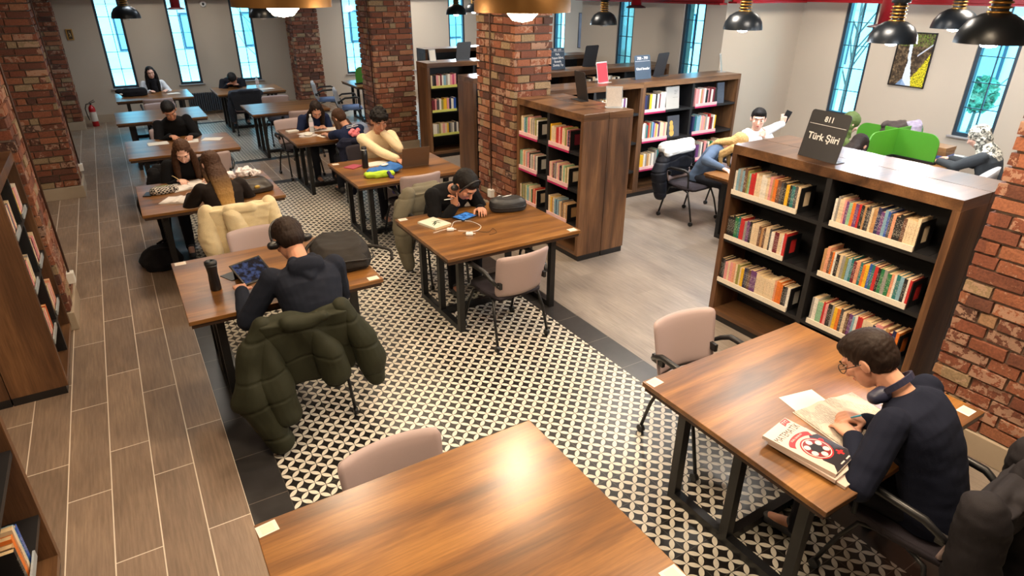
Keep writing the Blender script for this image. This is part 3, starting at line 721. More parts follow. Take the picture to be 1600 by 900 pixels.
row(PB, *pr(2.365, 1.736), SZ[1], 'TsbowkgcaYltmsctkoyBtrrkGaGkswbtclknTwr', 'poetry bookcase, middle right row', g, 'w', h=(.175, .21), parts=True, seed=6) if False else row(PB, *pr(2.365, 1.736), SZ[1], 'TsbowkcaYltmstoyBtrkGaGswtlkwr', 'poetry bookcase, middle right row', g, 'w', parts=True, tall={1: 1.12}, seed=6)
row(PB, *pr(3.225, 2.545), SZ[2], 'kgPcPscYcyngbppccccccsookgw', 'poetry bookcase, bottom left row', g, 'w', parts=True, seed=7)
row(PB, *pr(2.365, 1.718), SZ[2], 'awMMrPkayogcbplwrrcccnPPcTmno', 'poetry bookcase, bottom right row', g, 'w', parts=True, seed=8)
# middle bookcase
MB = bookcase(3.765, 6.05, -PI/2, 1.21, .31, 2, 'walnut bookcase with pale spines beside the charger cable table', group='bookcases')
bookcase(4.385, 4.84, PI/2, 1.21, .305, 2, 'back unit of the pale spine bookcase, its walnut end panel turned to us')
g = 'books in the middle bookcase'
m1, m2 = (.05, .41), (.63, .99)
row(MB, *m1, SZ[0], 'YccltMPPcacacYw', 'pale spine bookcase, top left row', g, 'p', seed=11)
row(MB, *m2, SZ[0], 'ycccsrrPrccYPnm', 'pale spine bookcase, top right row', g, 'p', seed=12)
row(MB, *m1, SZ[1], 'MMcswaPPkwacPaw', 'pale spine bookcase, middle left row', g, 'p', seed=13)
row(MB, *m2, SZ[1], 'PcPbapcPkgcMcYc', 'pale spine bookcase, middle right row', g, 'p', seed=14)
row(MB, *m1, SZ[2], 'cgYaYcMlccGrsrc', 'pale spine bookcase, bottom left row', g, 'p', seed=15)
row(MB, *m2, SZ[2], 'ccyTclnlacTgTcT', 'pale spine bookcase, bottom right row', g, 'p', seed=16)
# long bookcases running across, facing us
A1 = bookcase(4.25, 6.27, 0, 1.57, .44, 2, 'walnut bookcase half hidden behind the pale spine bookcase', SHELFT)
A2 = bookcase(5.82, 6.27, 0, 1.83, .44, 2, 'walnut bookcase across the aisle with face-out books, right unit', SHELFT)
g = 'books in the bookcase across the aisle'
row(A1, .90, 1.32, SZ[0], 'wwcyllcwkakwpw', 'the top row of the half hidden bookcase', g, 'p', end=False, seed=21, stuff=True)
row(A1, .98, 1.30, SZ[1], 'dPdPwdm', 'the middle row of the half hidden bookcase', g, 'p', end=False, seed=22, stuff=True)
row(A1, 1.02, 1.10, SZ[2], 'aw', 'the lowest row of the half hidden bookcase', g, None, end=False, seed=22, stuff=True)
row(A2, .05, .42, SZ[0], 'nkywwkwmwww', 'the top left row of the bookcase across the aisle', g, 'p', end=False, seed=23, tall={8: 1.12, 9: 1.12, 10: 1.15}, h=(.2, .23), stuff=True)
row(A2, .05, .50, SZ[1], 'wwatrTGlBPycpcccPc', 'the middle left row of the bookcase across the aisle', g, 'p', end=False, seed=24, h=(.19, .24), stuff=True)
row(A2, .05, .58, SZ[2], 'yywaTcawaattdktPs', 'the lowest left row of the bookcase across the aisle', g, 'p', end=False, seed=25, tall={9: 1.2, 10: 1.2}, stuff=True)
row(A2, .98, 1.40, SZ[0], 'PPwTPwkPmwmk', 'the top right row of the bookcase across the aisle', g, 'p', end=False, seed=26, h=(.2, .23), stuff=True)
row(A2, .98, 1.45, SZ[1], 'ntllcPsawrmwy', 'the middle right row of the bookcase across the aisle', g, 'p', end=False, seed=27, h=(.2, .25), stuff=True)
row(A2, .98, 1.60, SZ[2], 'awrwppawgPgwGGlPPc', 'the lowest right row of the bookcase across the aisle', g, 'p', end=False, seed=28, h=(.2, .26), stuff=True)
def faceout(case, x, z, w, h, m, lab, art=None):
    t = thing('display_book', lab, 'book', (0, 0, 0), 0, 'face-out books'); t.matrix_basis = case.matrix_basis @ Matrix.Translation((x, .03, z+.001)) @ Matrix.Rotation(-.12, 4, 'X')
    obj('cover', bx(0, w, 0, .018, 0, h), m, t)
    if art: art(t, w, h)
def art_lines(t, w, h):
    bm = bmesh.new()
    for k in range(3): box(bm, w*.62, w*(.9-.06*k), -.001, 0, h*(.8-.07*k), h*(.82-.07*k))
    box(bm, w*.5, w*.9, -.001, 0, h*.5, h*.512); obj('title_print', bm, mat('grey_ink', srgb(120, 116, 110), .7, noise=.1), t)
def art_figure(t, w, h):
    bm = bmesh.new()
    for (cx, cz, rx, rz) in ((.32, .66, .14, .12), (.34, .42, .18, .2), (.36, .18, .2, .16)):
        vs = [bm.verts.new((w*(cx+rx*math.cos(a*PI/8)), -.001, h*(cz+rz*math.sin(a*PI/8)))) for a in range(16)]; bm.faces.new(vs)
    obj('cover_figure', bm, mat('ochre_print', srgb(206, 166, 84), .6, noise=.2, nscale=40), t)
faceout(A2, .46, SZ[0], .24, .29, mat('cover_offwhite', srgb(180, 176, 170), .5, noise=.05), 'large off-white book standing face-out on the upper shelf', art_lines)
faceout(A2, .54, SZ[1], .22, .28, mat('cover_dark_grey_art', srgb(74, 76, 84), .5, noise=.15), 'dark face-out book with an ochre figure on its cover', art_figure)
faceout(A2, 1.44, SZ[0], .14, .28, mat('cover_slate', srgb(70, 78, 92), .5, noise=.3, nscale=30), 'slate face-out book at the right end of the upper shelf')
B1 = bookcase(4.10, 7.70, 0, 1.75, .46, 2, 'walnut bookcase in the second row across, its end panel beside the lit brick column', SHELFT)
B2 = bookcase(5.85, 7.70, 0, 1.80, .46, 2, 'walnut bookcase in the second row across, under the dark signs', SHELFT)
F1 = bookcase(4.30, 9.62, 0, 1.7, .42, 2, 'far bookcase with lime label strips beside the brick column', SHELFT)
F2 = bookcase(6.00, 9.62, 0, 1.6, .42, 2, 'far bookcase behind the second row, only its top visible', SHELFT)
bookcase(5.3, 11.9, 0, 2.4, .42, 2, 'farthest bookcase top behind the small science sign', SHELFT)
g = 'books in the far lime strip bookcase'
row(F1, .06, .52, SZ[0], 'cgkPcmwlawPdP', 'the top row of the lime strip bookcase', g, 'g', end=False, seed=31, stuff=True)
row(F1, .06, .50, SZ[1], 'mmPgwYyyPnwB', 'the middle row of the lime strip bookcase', g, 'g', end=False, seed=32, stuff=True)
row(F1, .06, .53, SZ[2], 'wwaYcPcygawgw', 'the lowest row of the lime strip bookcase', g, 'g', end=False, seed=33, stuff=True)
row(B2, .2, .8, SZ[0], 'wkcwawlckwwacwkw', 'the top row of the second bookcase row', 'books in the second bookcase row', None, end=False, seed=34, h=(.24, .28), stuff=True)
BOOKSTUFF = tag(obj('books_on_far_bookcases', STUFF['bm'], STUFF['mats']), 'many small coloured books filling the bookcases that run across the far room', 'books', kind='stuff')
# left bookcases (seen from the end, rows facing right)
LA = bookcase(-.745, 4.80, PI/2, 1.02, .33, 2, 'walnut bookcase on the left edge beside the tall brick column')
bookcase(-1.405, 5.82, -PI/2, 1.02, .325, 2, 'back unit of the left bookcase at the left edge')
LB = bookcase(-.745, 1.55, PI/2, 1.53, .33, 2, 'dark walnut bookcase cut off at the lower left corner')
g = 'books in the left bookcase'
row(LA, .06, .30, SZ[0], 'TTPcPanPc', 'the upper near row of the left edge bookcase', g, 'b', end=False, seed=41, parts=True)
row(LA, .56, .80, SZ[0], 'ycPPwPcw', 'the upper far row of the left edge bookcase', g, 'b', end=False, seed=42, parts=True)
row(LA, .06, .30, SZ[1], 'cTcPncca', 'the middle near row of the left edge bookcase', g, 'b', end=False, seed=43, parts=True)
row(LA, .56, .80, SZ[1], 'ccmPrrPc', 'the middle far row of the left edge bookcase', g, 'b', end=False, seed=44, parts=True)
row(LA, .06, .34, SZ[2], 'cwcPcrro', 'the lowest near row of the left edge bookcase', g, 'b', end=False, seed=45, parts=True)
row(LA, .56, .82, SZ[2], 'TcTcPcPs', 'the lowest far row of the left edge bookcase', g, 'b', end=False, seed=46, parts=True)
row(LB, 1.02, 1.20, SZ[2], 'kToclB', 'the lower left corner bookcase', g, 'b', end=False, seed=47, parts=True, h=(.2, .25))
# ------------------------------------------------------------------ signs
SIGN = mat('sign_charcoal_plate', srgb(42, 42, 46), .5, noise=.06); SIGNB = mat('sign_blue_grey_plate', srgb(58, 74, 92), .5, noise=.06)
INK = mat('sign_white_letters', srgb(226, 226, 226), .6)
def sign(x, y, z, rz, w, h, label, lines=(), m=None, tilt=.2, inkm=INK, rule=True):
    """plate standing on a bookcase; its face looks along local -y, leaning back"""
    t = thing('shelf_sign', label, 'sign', (x, y, z), rz, 'shelf signs')
    Mt = Matrix.Rotation(-tilt, 4, 'X')
    bm = bmesh.new(); r = .02; pts = [(-w/2, 0), (w/2, 0), (w/2, h-r), (w/2-r*.3, h-r*.3), (w/2-r, h), (-w/2+r, h), (-w/2+r*.3, h-r*.3), (-w/2, h-r)]
    prism(bm, pts, 0, .005, Mt @ Matrix.Rotation(PI/2, 4, 'X') @ Matrix.Translation((0, 0, -.005))); bmesh.ops.recalc_face_normals(bm, faces=bm.faces); obj('plate', bm, m or SIGN, t)
    bm = bmesh.new(); prism(bm, [(-w/2, 0), (w/2, 0), (w/2, .004), (-w/2, .004)], 0, .08, Matrix.Rotation(PI/2, 4, 'X') @ Matrix.Translation((0, 0, -.09))); bmesh.ops.recalc_face_normals(bm, faces=bm.faces); obj('stand_foot', bm, m or SIGN, t)
    for body, zz, size, xo in lines:
        if body == '-':
            bm = bmesh.new(); box(bm, -w*.46, w*.46, -.0012, -.0002, zz-.0015, zz+.0015, Mt); obj('rule', bm, inkm, t)
        else: text_mesh('lettering', body, size, inkm, t, Mt @ Matrix.Translation((xo, -.001, zz)) @ Matrix.Rotation(PI/2, 4, 'X'), bold=size*.018)
    return t
sign(4.15, 2.64, 1.521, -PI/2-.10, .325, .33, 'black sign reading 811 Türk Şiiri on the poetry bookcase', [('811', .275, .052, .0), ('-', .235, 0, 0), ('Türk Şiiri', .15, .066, 0)])
sign(4.30, 5.56, 1.521, PI/2-.15, .24, .30, 'blank black back of a sign on the pale spine bookcase', (), SIGN)
sign(6.03, 6.52, 1.521, .05, .29, .30, 'blue grey sign reading 780 - 799 Güzel Sanatlar', [('780 - 799', .26, .05, 0), ('-', .225, 0, 0), ('Güzel Sanatlar', .13, .042, 0)], SIGNB)
sign(6.42, 6.66, 1.521, PI+.25, .27, .31, 'blank dark sign just right of the 780 - 799 sign', (), SIGN)
sign(5.66, 7.95, 1.521, .10, .27, .30, 'grey sign listing the science subjects in white letters', [('500 - 610', .27, .038, 0), ('-', .248, 0, 0), ('Fizik,', .21, .042, 0), ('Yaşam Bilimi,', .16, .042, 0), ('Botanik,', .11, .042, 0), ('Zooloji, Tıp', .06, .042, 0)], SIGNB, tilt=.15)
sign(6.32, 8.08, 1.521, PI+.1, .27, .31, 'blank dark sign on the second bookcase row', (), SIGN)
sign(5.03, 9.80, 1.521, PI+.1, .27, .29, 'blank grey sign on the far lime strip bookcase', (), mat('sign_mid_grey', srgb(82, 86, 92), .5, noise=.05))
ACR = mat('clear_acrylic', (.8, .85, .88), .1, noise=.02); ACR.node_tree.nodes['Principled BSDF'].inputs['Alpha'].default_value = .35
def holder(x, y, z, rz, w, h, m, label, txt=()):
    t = thing('leaflet_holder', label, 'sign', (x, y, z), rz, 'leaflet holders'); Mt = Matrix.Rotation(-.2, 4, 'X')
    obj('acrylic_stand', bx(-w/2-.01, w/2+.01, .004, .008, 0, h+.015, Mt), ACR, t); obj('leaflet', bx(-w/2, w/2, 0, .003, .008, h, Mt), m, t)
    for b, zz, s in txt: text_mesh('lettering', b, s, INK, t, Mt @ Matrix.Translation((0, -.001, zz)) @ Matrix.Rotation(PI/2, 4, 'X'))
    bm = bmesh.new(); box(bm, -w/2-.01, w/2+.01, -.05, .06, 0, .003); obj('acrylic_foot', bm, ACR, t)
holder(5.34, 6.50, 1.521, .25, .20, .24, mat('leaflet_red', srgb(200, 44, 56), .5, noise=.12, nscale=50), 'red leaflet in a clear stand on the bookcase across the aisle')
holder(4.28, 5.02, 1.521, -.5, .15, .19, mat('leaflet_pale_print', srgb(206, 196, 188), .5, noise=.2, nscale=90), 'pale leaflet in a clear stand on the pale spine bookcase')
holder(7.56, 6.55, 1.521, .5, .07, .24, mat('leaflet_blue_cream', srgb(150, 160, 160), .5, noise=.4, nscale=12), 'narrow blue and cream leaflet at the end of the bookcase by the wall')
holder(4.52, 9.85, 1.521, 0, .10, .17, PAPER, 'small white card on the far lime strip bookcase')

def flat(name, x, y, z, rz, w, d, h, m, lab, cat, group=None, bev=0):
    bm = bmesh.new(); box(bm, -w/2, w/2, -d/2, d/2, 0, h, bev=bev); o = obj(name, bm, m); o.location = (x, y, z); o.rotation_euler = (0, 0, rz); return tag(o, lab, cat, group)
TZ = .7505
# --- right table: books
def curve_page(x0, x1, y0, y1, side, m, parent, th=.008):
    bm = bmesh.new(); n = 14; top = []; bot = []
    for i in range(n+1):
        s = i/n; x = x0+(x1-x0)*s; t = s if side > 0 else 1-s      # t: 0 at gutter
        z = th*(1.6*math.exp(-((t-.18)/.2)**2)+.35)+ .002
        top.append([bm.verts.new((x, y, z)) for y in (y0, y1)]); bot.append([bm.verts.new((x, y, 0)) for y in (y0, y1)])
    for i in range(n):
        f = bm.faces.new((top[i][0], top[i+1][0], top[i+1][1], top[i][1])); f.smooth = True
        bm.faces.new((bot[i][0], bot[i][1], bot[i+1][1], bot[i+1][0]))
        for k in (0, 1): bm.faces.new((top[i][k], bot[i][k], bot[i+1][k], top[i+1][k]))
    for i in (0, n): bm.faces.new((top[i][0], top[i][1], bot[i][1], bot[i][0]))
    bmesh.ops.recalc_face_normals(bm, faces=bm.faces); return obj('page', bm, m, parent)
def printed_page():
    k = NB('printed_page'); co = k.tc.outputs['Object']; sx = k.n('ShaderNodeSeparateXYZ'); k.L.new(co, sx.inputs[0])
    line = k.math('LESS_THAN', k.math('FRACT', k.math('MULTIPLY', sx.outputs[1], 190)), .42)
    blk = k.math('GREATER_THAN', k.noise(k.mapping(co, (11, 9, 1)), 1, 0), .47)
    w = k.math('GREATER_THAN', k.noise(k.mapping(co, (260, 40, 1)), 1, 1), .45)
    f = k.math('MULTIPLY', k.math('MULTIPLY', line, blk), k.math('MULTIPLY', w, .8))
    shade = k.math('MULTIPLY', k.math('GREATER_THAN', k.noise(k.mapping(co, (9, 7, 1), loc=(3, 2, 0)), 1, 0), .56), .35)
    return k.out(k.mix(f, k.mix(shade, srgb(204, 192, 176), srgb(166, 152, 136)), srgb(96, 90, 90)), .7)
PRINTED = printed_page()
def open_book(x, y, rz, w, d, lab, m=PRINTED, cover=True):
    t = thing('open_book', lab, 'book', (x, y, TZ), rz, 'open books')
    if cover: obj('cover', bx(-w-.004, w+.004, -d/2-.004, d/2+.004, 0, .0025), mat('grey_white_cover', srgb(206, 200, 192), .5, noise=.05), t)
    for s in (1, -1):
        p = curve_page(0 if s > 0 else -w, w if s > 0 else 0, -d/2, d/2, s, m, t); p.location = (0, 0, .003)
    return t
open_book(2.66, 1.24, -.12, .20, .29, 'open textbook lying under the hands of the person in navy at right')
flat('loose_sheet', 2.60, 1.38, TZ, -.20, .21, .26, .001, PAPER, 'loose printed sheet under the open textbook', 'paper')
# magazine-like maths book, seen top-left to bottom-right
def maths_book(x, y, rz, z):
    w, d, h = .20, .33, .018
    t = thing('maths_book', 'red white and black maths workbook lying on top of the stack', 'book', (x, y, z), rz, 'stacked maths workbooks')
    obj('page_block', bx(-w/2+.002, w/2-.002, -d/2+.002, d/2-.002, .001, h-.001), PAPER, t)
    wm = mat('cover_cream_gloss', srgb(200, 182, 170), .25, noise=.04, nscale=12)
    bm = bmesh.new(); box(bm, -w/2, w/2, -d/2, d/2, h-.001, h); box(bm, -w/2, w/2, -d/2, d/2, 0, .001); box(bm, -w/2, -w/2+.001, -d/2, d/2, .001, h-.001); obj('cover', bm, wm, t)
    red = mat('cover_red_print', srgb(196, 34, 38), .3, noise=.05); blk = mat('cover_black_print', srgb(28, 26, 34), .3, noise=.05); wht = mat('cover_white_print', srgb(212, 200, 192), .3, noise=.03)
    def P(name, pts, m, k=1):
        bm = bmesh.new(); prism(bm, pts, h+.0002*k-.0002, h+.0002*k); return obj(name, bm, m, t)
    disc = lambda cx, cy, r, n=28: [(cx+r*math.cos(2*PI*i/n), cy+r*math.sin(2*PI*i/n)) for i in range(n)]
    P('black_panel', [(w/2-.001, -d/2+.001), (w/2-.001, .012), (.06, .03), (0, -.02), (-.055, -.09), (-.05, -d/2+.03), (-.085, -d/2+.001)], blk)
    P('red_corner', [(w/2-.055, d/2-.002), (w/2-.004, d/2-.002), (w/2-.012, d/2-.035), (w/2-.035, d/2-.028), (w/2-.062, d/2-.036)], red, 2)
    text_mesh('lettering', 'TYT', .022, wht, t, Matrix.Translation((w/2-.034, d/2-.017, h+.0006)), extrude=.0001)
    text_mesh('title', 'MATEMATİK', .036, mat('cover_dark_letters', srgb(34, 18, 20), .4, noise=.05), t, Matrix.Translation((0, d/2-.065, h+.0003)) @ Matrix.Diagonal((.92, 1.25, 1, 1)), extrude=.0001)
    arc = [(.095*math.cos(a)*.9, .035+.038*math.sin(a)) for a in [PI*.08+i*PI*.84/12 for i in range(13)]]
    inner = [(x_*.86, y_-.026) for x_, y_ in arc[::-1]]
    P('ribbon', arc+inner, red, 3)
    text_mesh('lettering', 'SORU BANKASI', .013, wht, t, Matrix.Translation((0, .058, h+.0012)), extrude=.0001)
    cy = -.035
    P('outer_ring', disc(0, cy, .069), red, 4); P('ring_gap', disc(0, cy, .062), wht, 5); P('wheel', disc(0, cy, .058), mat('cover_maroon_print', srgb(120, 24, 30), .3, noise=.05), 6)
    P('hub', disc(0, cy, .030), blk, 7)
    for i in range(6): P('white_disc', disc(.041*math.cos(i*PI/3+.3), cy+.041*math.sin(i*PI/3+.3), .0145, 18), wht, 8)
    P('red_cross', [(.055+a*.009, -.112+b*.009) for a, b in ((-.6, 2), (.6, 2), (.6, .6), (2, .6), (2, -.6), (.6, -.6), (.6, -2), (-.6, -2), (-.6, -.6), (-2, -.6), (-2, .6), (-.6, .6))], red, 4)
    P('small_disc', disc(.07, -.02, .012, 18), red, 4)
    for k in range(2): P('white_bar', [(-.02+k*.05, -d/2+.012), (.012+k*.05, -d/2+.012), (.012+k*.05, -d/2+.018), (-.02+k*.05, -d/2+.018)], wht, 4)
    return t
a1 = .10
maths_book(2.275, 1.19, a1+.06, TZ+.03)
b = flat('workbook', 2.275, 1.165, TZ+.014, a1, .20, .31, .0155, mat('cover_cream_gloss'), 'cream maths workbook in the middle of the stack', 'book', 'stacked maths workbooks')
tag(flat('workbook', 2.31, 1.13, TZ, a1-.04, .22, .32, .0135, mat('cover_cream_gloss'), 'large cream workbook at the bottom of the maths stack', 'book', 'stacked maths workbooks'))
def pen(x, y, z, d, lab, m, L_=.14, r=.004):
    t = thing('pen', lab, 'pen', (x, y, z)); d = V(d).normalized()
    bm = bmesh.new(); tube(bm, [(0, 0, 0), d*L_*.8], r, 8); obj('barrel', bm, m, t)
    bm = bmesh.new(); tube(bm, [(0, 0, 0), -d*L_*.12], [r, .0012], 8); obj('tip', bm, CHROME, t)
CYAN = mat('cyan_pen_plastic', srgb(60, 160, 190), .3, noise=.05)
# --- tumbler table
def lathe_thing(name, x, y, z, prof, m, lab, cat, parts=()):
    t = thing(name, lab, cat, (x, y, z)); bm = bmesh.new(); lathe(bm, prof, 28); obj('body', bm, m, t)
    for pn, pp, pm in parts: bm = bmesh.new(); lathe(bm, pp, 28); obj(pn, bm, pm, t)
lathe_thing('travel_tumbler', .29, 4.335, TZ, [(0, 0), (.034, 0), (.036, .01), (.034, .08), (.031, .12), (.036, .17), (.039, .185), (0, .185)], mat('tumbler_black', srgb(26, 24, 26), .3, noise=.08), 'black travel tumbler on the left side of the tumbler table', 'tumbler', [('lid', [(.040, .186), (.040, .205), (.030, .212), (.012, .212), (.012, .207), (0, .207)], PLASTB)])
def tablet(x, y, z, rz, tilt, w, h, lab, scr):
    t = thing('tablet', lab, 'tablet', (x, y, z), rz); M_ = Matrix.Rotation(tilt, 4, 'X')
    bm = bmesh.new(); box(bm, -w/2, w/2, 0, h, 0, .009, M_, bev=.002); obj('casing', bm, PLASTB, t)
    bm = bmesh.new(); box(bm, -w/2+.012, w/2-.012, .012, h-.012, .0092, .0096, M_); obj('screen', bm, scr, t)
    if tilt > .1:
        bm = bmesh.new(); box(bm, -w/2, w/2, h*math.cos(tilt)*.98, h*math.cos(tilt)*.98+.14, 0, .004); box(bm, -w*.4, w*.4, h*math.cos(tilt)*.97, h*math.cos(tilt)*.97+.005, .0, h*math.sin(tilt)*.97); obj('folding_cover', bm, PLASTB, t)
    return t
def screenmat(nm, c1, c2, es):
    k = NB(nm); co = k.tc.outputs['Object']; n = k.noise(co, 28, 3); c = k.ramp(n, [(.42, c1), (.6, c2)]); k.L.new(c, k.b.inputs['Emission Color']); k.b.inputs['Emission Strength'].default_value = es
    return k.out((.01, .01, .012), .12)
tablet(.575, 4.33, TZ, .42, .62, .24, .19, 'dark propped tablet in front of the person in the navy hoodie', screenmat('screen_dark_video', (.004, .004, .008), (.05, .08, .2), .8))
# --- middle table
tablet(2.46, 4.72, TZ, .35, 0.02, .20, .15, 'tablet with a bright blue screen in the hands of the reader in black', screenmat('screen_blue', (.03, .12, .35), (.10, .34, .75), 1.1))
bk = thing('cover_book', 'white paperback with a green and black drawing on the middle table', 'book', (2.12, 4.755, TZ), .28)
obj('page_block', bx(-.088, .088, -.118, .118, .001, .016), PAGES, bk); bm = bmesh.new(); box(bm, -.09, .09, -.12, .12, .016, .0175); box(bm, -.09, .09, -.12, .12, 0, .001); box(bm, -.0905, -.089, -.12, .12, 0, .0175); obj('cover', bm, mat('cover_pale_green_white', srgb(214, 214, 196), .4, noise=.06), bk)
bm = bmesh.new()
for (a, b_, c, d_) in ((-.05, -.03, .06, .02), (-.01, .03, .08, -.03), (-.06, -.06, .02, -.01), (.0, -.02, .03, -.05)): tube(bm, [(a, b_, .018), ((a+c)/2+.01, (b_+d_)/2+.012, .018), (c, d_, .018)], [.002, .009, .002], 6)
for v in bm.verts: v.co.z = .0175+(v.co.z-.018)*.05
obj('cover_drawing', bm, mat('print_dark_green', srgb(44, 66, 36), .5, noise=.2), bk)
def cable(name, pts, r, m, lab):
    # smooth curve through points lying on the table
    P_ = [V(p) for p in pts]; out = []
    for i in range(len(P_)-1):
        p0, p1, p2, p3 = P_[max(i-1, 0)], P_[i], P_[i+1], P_[min(i+2, len(P_)-1)]
        for s in range(6):
            t = s/6; out.append(.5*((2*p1)+(p2-p0)*t+(2*p0-5*p1+4*p2-p3)*t*t+(3*p1-p0-3*p2+p3)*t**3))
    out.append(P_[-1]); bm = bmesh.new(); tube(bm, out, r, 6); return tag(obj(name, bm, m), lab, 'cable')
z = TZ+.003
cable('charger_cable', [(2.02, 4.56, z), (2.10, 4.58, z), (2.20, 4.60, z), (2.30, 4.72, z), (2.42, 4.66, z), (2.44, 4.50, z), (2.34, 4.42, z), (2.22, 4.50, z)], .0025, WHITE, 'looped white charger cable on the middle table')
cable('earphone_cable', [(2.22, 4.42, z), (2.33, 4.43, z), (2.42, 4.34, z), (2.50, 4.40, z), (2.48, 4.30, z), (2.40, 4.28, z)], .0014, PLASTB, 'thin black wire beside the white charger plugs')
for x, y, lab in ((2.17, 4.545, 'white charger plug at the left end of the looped cable'), (2.26, 4.37, 'white charger plug nearest the chair in front')):
    bm = bmesh.new(); box(bm, -.03, .03, -.02, .02, 0, .022, bev=.007); tube(bm, [(.03, 0, .011), (.05, 0, .011)], .004, 6); o = obj('charger_plug', bm, WHITE); o.location = (x, y, TZ); o.rotation_euler = (0, 0, -.5); tag(o, lab, 'charger', 'white charger plugs')
# --- laptop table
lt = thing('laptop', 'bronze backed laptop open in front of the person in the cream sweater', 'laptop', (2.76, 6.64, TZ), -.04)
LAP = mat('laptop_bronze_metal', srgb(112, 90, 72), .35, .4, noise=.05)
bm = bmesh.new(); box(bm, -.165, .165, 0, .23, 0, .014, bev=.003); obj('base', bm, LAP, lt)
bm = bmesh.new(); box(bm, -.14, .14, .09, .2, .0142, .0155); obj('keyboard', bm, PLASTB, lt)
Ml = Matrix.Translation((0, .004, .014)) @ Matrix.Rotation(.28, 4, 'X')
bm = bmesh.new(); box(bm, -.165, .165, -.006, 0, 0, .225, Ml, bev=.002); obj('lid', bm, LAP, lt)
bm = bmesh.new(); box(bm, -.15, .15, .0002, .0006, .015, .21, Ml); obj('screen', bm, screenmat('screen_white_page', (.4, .42, .45), (.7, .72, .74), .7), lt)
lathe_thing('black_flask', 2.25, 6.88, TZ, [(0, 0), (.034, 0), (.036, .01), (.036, .19), (.03, .20), (.03, .205), (0, .205)], mat('tumbler_black'), 'tall black flask behind the blue and green bag', 'flask', [('cap', [(.031, .206), (.031, .235), (.026, .24), (0, .24)], PLASTB), ('cap_ring', [(.0335, .203), (.034, .207), (.0335, .211), (.030, .211)], CHROME)])
flat('red_notebook', 2.14, 6.98, TZ, .55, .17, .14, .008, mat('notebook_raspberry', srgb(158, 62, 84), .5, noise=.08), 'raspberry red notebook at the left corner of the laptop table', 'notebook')
flat('notepad', 2.42, 6.98, TZ, .1, .26, .18, .006, PAPER, 'white papers between the flask and the laptop', 'paper')
# --- girls' table with bottle
def bottle(x, y, z, lab, h=.21):
    t = thing('water_bottle', lab, 'bottle', (x, y, z), 0, 'clear water bottles'); k = h/.21
    bm = bmesh.new(); lathe(bm, [(0, 0), (.03, 0), (.032, .01*k), (.031, .05*k), (.029, .055*k), (.032, .06*k), (.032, .13*k), (.024, .16*k), (.013, .18*k), (.013, .19*k)], 20); w = mat('clear_bottle_plastic', (.86, .9, .93), .1, noise=.02); w.node_tree.nodes['Principled BSDF'].inputs['Alpha'].default_value = .5; obj('body', bm, w, t)
    bm = bmesh.new(); lathe(bm, [(0, .212*k), (.014, .21*k), (.0155, .19*k), (.014, .188*k)], 16); obj('cap', bm, WHITE, t)
    bm = bmesh.new(); lathe(bm, [(.0325, .065*k), (.0328, .12*k)], 20); obj('bottle_label', bm, mat('pale_bottle_label', srgb(226, 214, 220), .5, noise=.15), t)
bottle(2.27, 9.16, TZ, 'clear water bottle on the table of the navy shirt girls', .24)
bottle(2.52, 14.1, TZ, 'clear water bottle on the sleeper table by the back wall')
tr = thing('food_tray', 'stack of white tray and papers at the near left of the girls table', 'tray', (2.14, 8.88, TZ), .15)
bm = bmesh.new(); prism(bm, [(.13*math.cos(a*PI/12), .085*math.sin(a*PI/12)) for a in range(24)], 0, .012); obj('plate', bm, mat('tray_grey_white', srgb(196, 188, 184), .4, noise=.1), tr)
bm = bmesh.new(); lathe(bm, [(0, .013), (.05, .013), (.06, .03), (.052, .03), (.04, .018), (0, .018)], 20); obj('food_box', bm, PAPER, tr)
for i, (x, y, rz, w, d_, lab) in enumerate([(2.02, 9.28, .2, .16, .10, 'small white tissue pack at the left edge of the girls table'), (2.16, 9.08, .5, .2, .14, 'white sheet between tray and bottle'), (2.46, 9.22, -.15, .34, .24, 'large white drawing sheet under the writing girl'), (2.40, 8.82, .3, .30, .2, 'white sheet under the arm of the girl with pink flower print'),
     (.33, 9.42, .05, .24, .2, 'white sheet at the left on the black pullover table'), (.66, 9.38, -.1, .3, .21, 'white sheet in front of the person in the black pullover'), (.98, 9.36, -.4, .24, .19, 'white sheet at the right on the black pullover table'),
     (.95, 14.0, .1, .22, .17, 'white paper on the table of the person with the black scarf'), (2.62, 13.75, .2, .26, .19, 'grey paper at the right end of the sleeper table'), (8.66, 3.72, .2, .26, .2, 'blue white papers in front of the patterned scarf woman'), (6.45, 4.45, .1, .2, .28, 'white sheet in front of the person in the white hoodie')]):
    flat('paper_sheet', x, y, TZ, rz, w, d_, .0015 if i else .02, PAPER, lab, 'paper', 'loose papers on the tables')
# --- left girls' table
open_book(.42, 7.12, .35, .19, .27, 'open exercise book of the brown haired girl who is writing', mat('ruled_page_white', srgb(220, 214, 210), .7, noise=.06, nscale=60))
open_book(.30, 6.62, -.5, .15, .21, 'open notebook at the near left corner of the girls table', mat('ruled_page_white'))
flat('phone', .06, 6.98, TZ, -.3, .075, .15, .009, PLASTB, 'dark phone at the left edge of the table beside the chequered pencil case', 'phone')
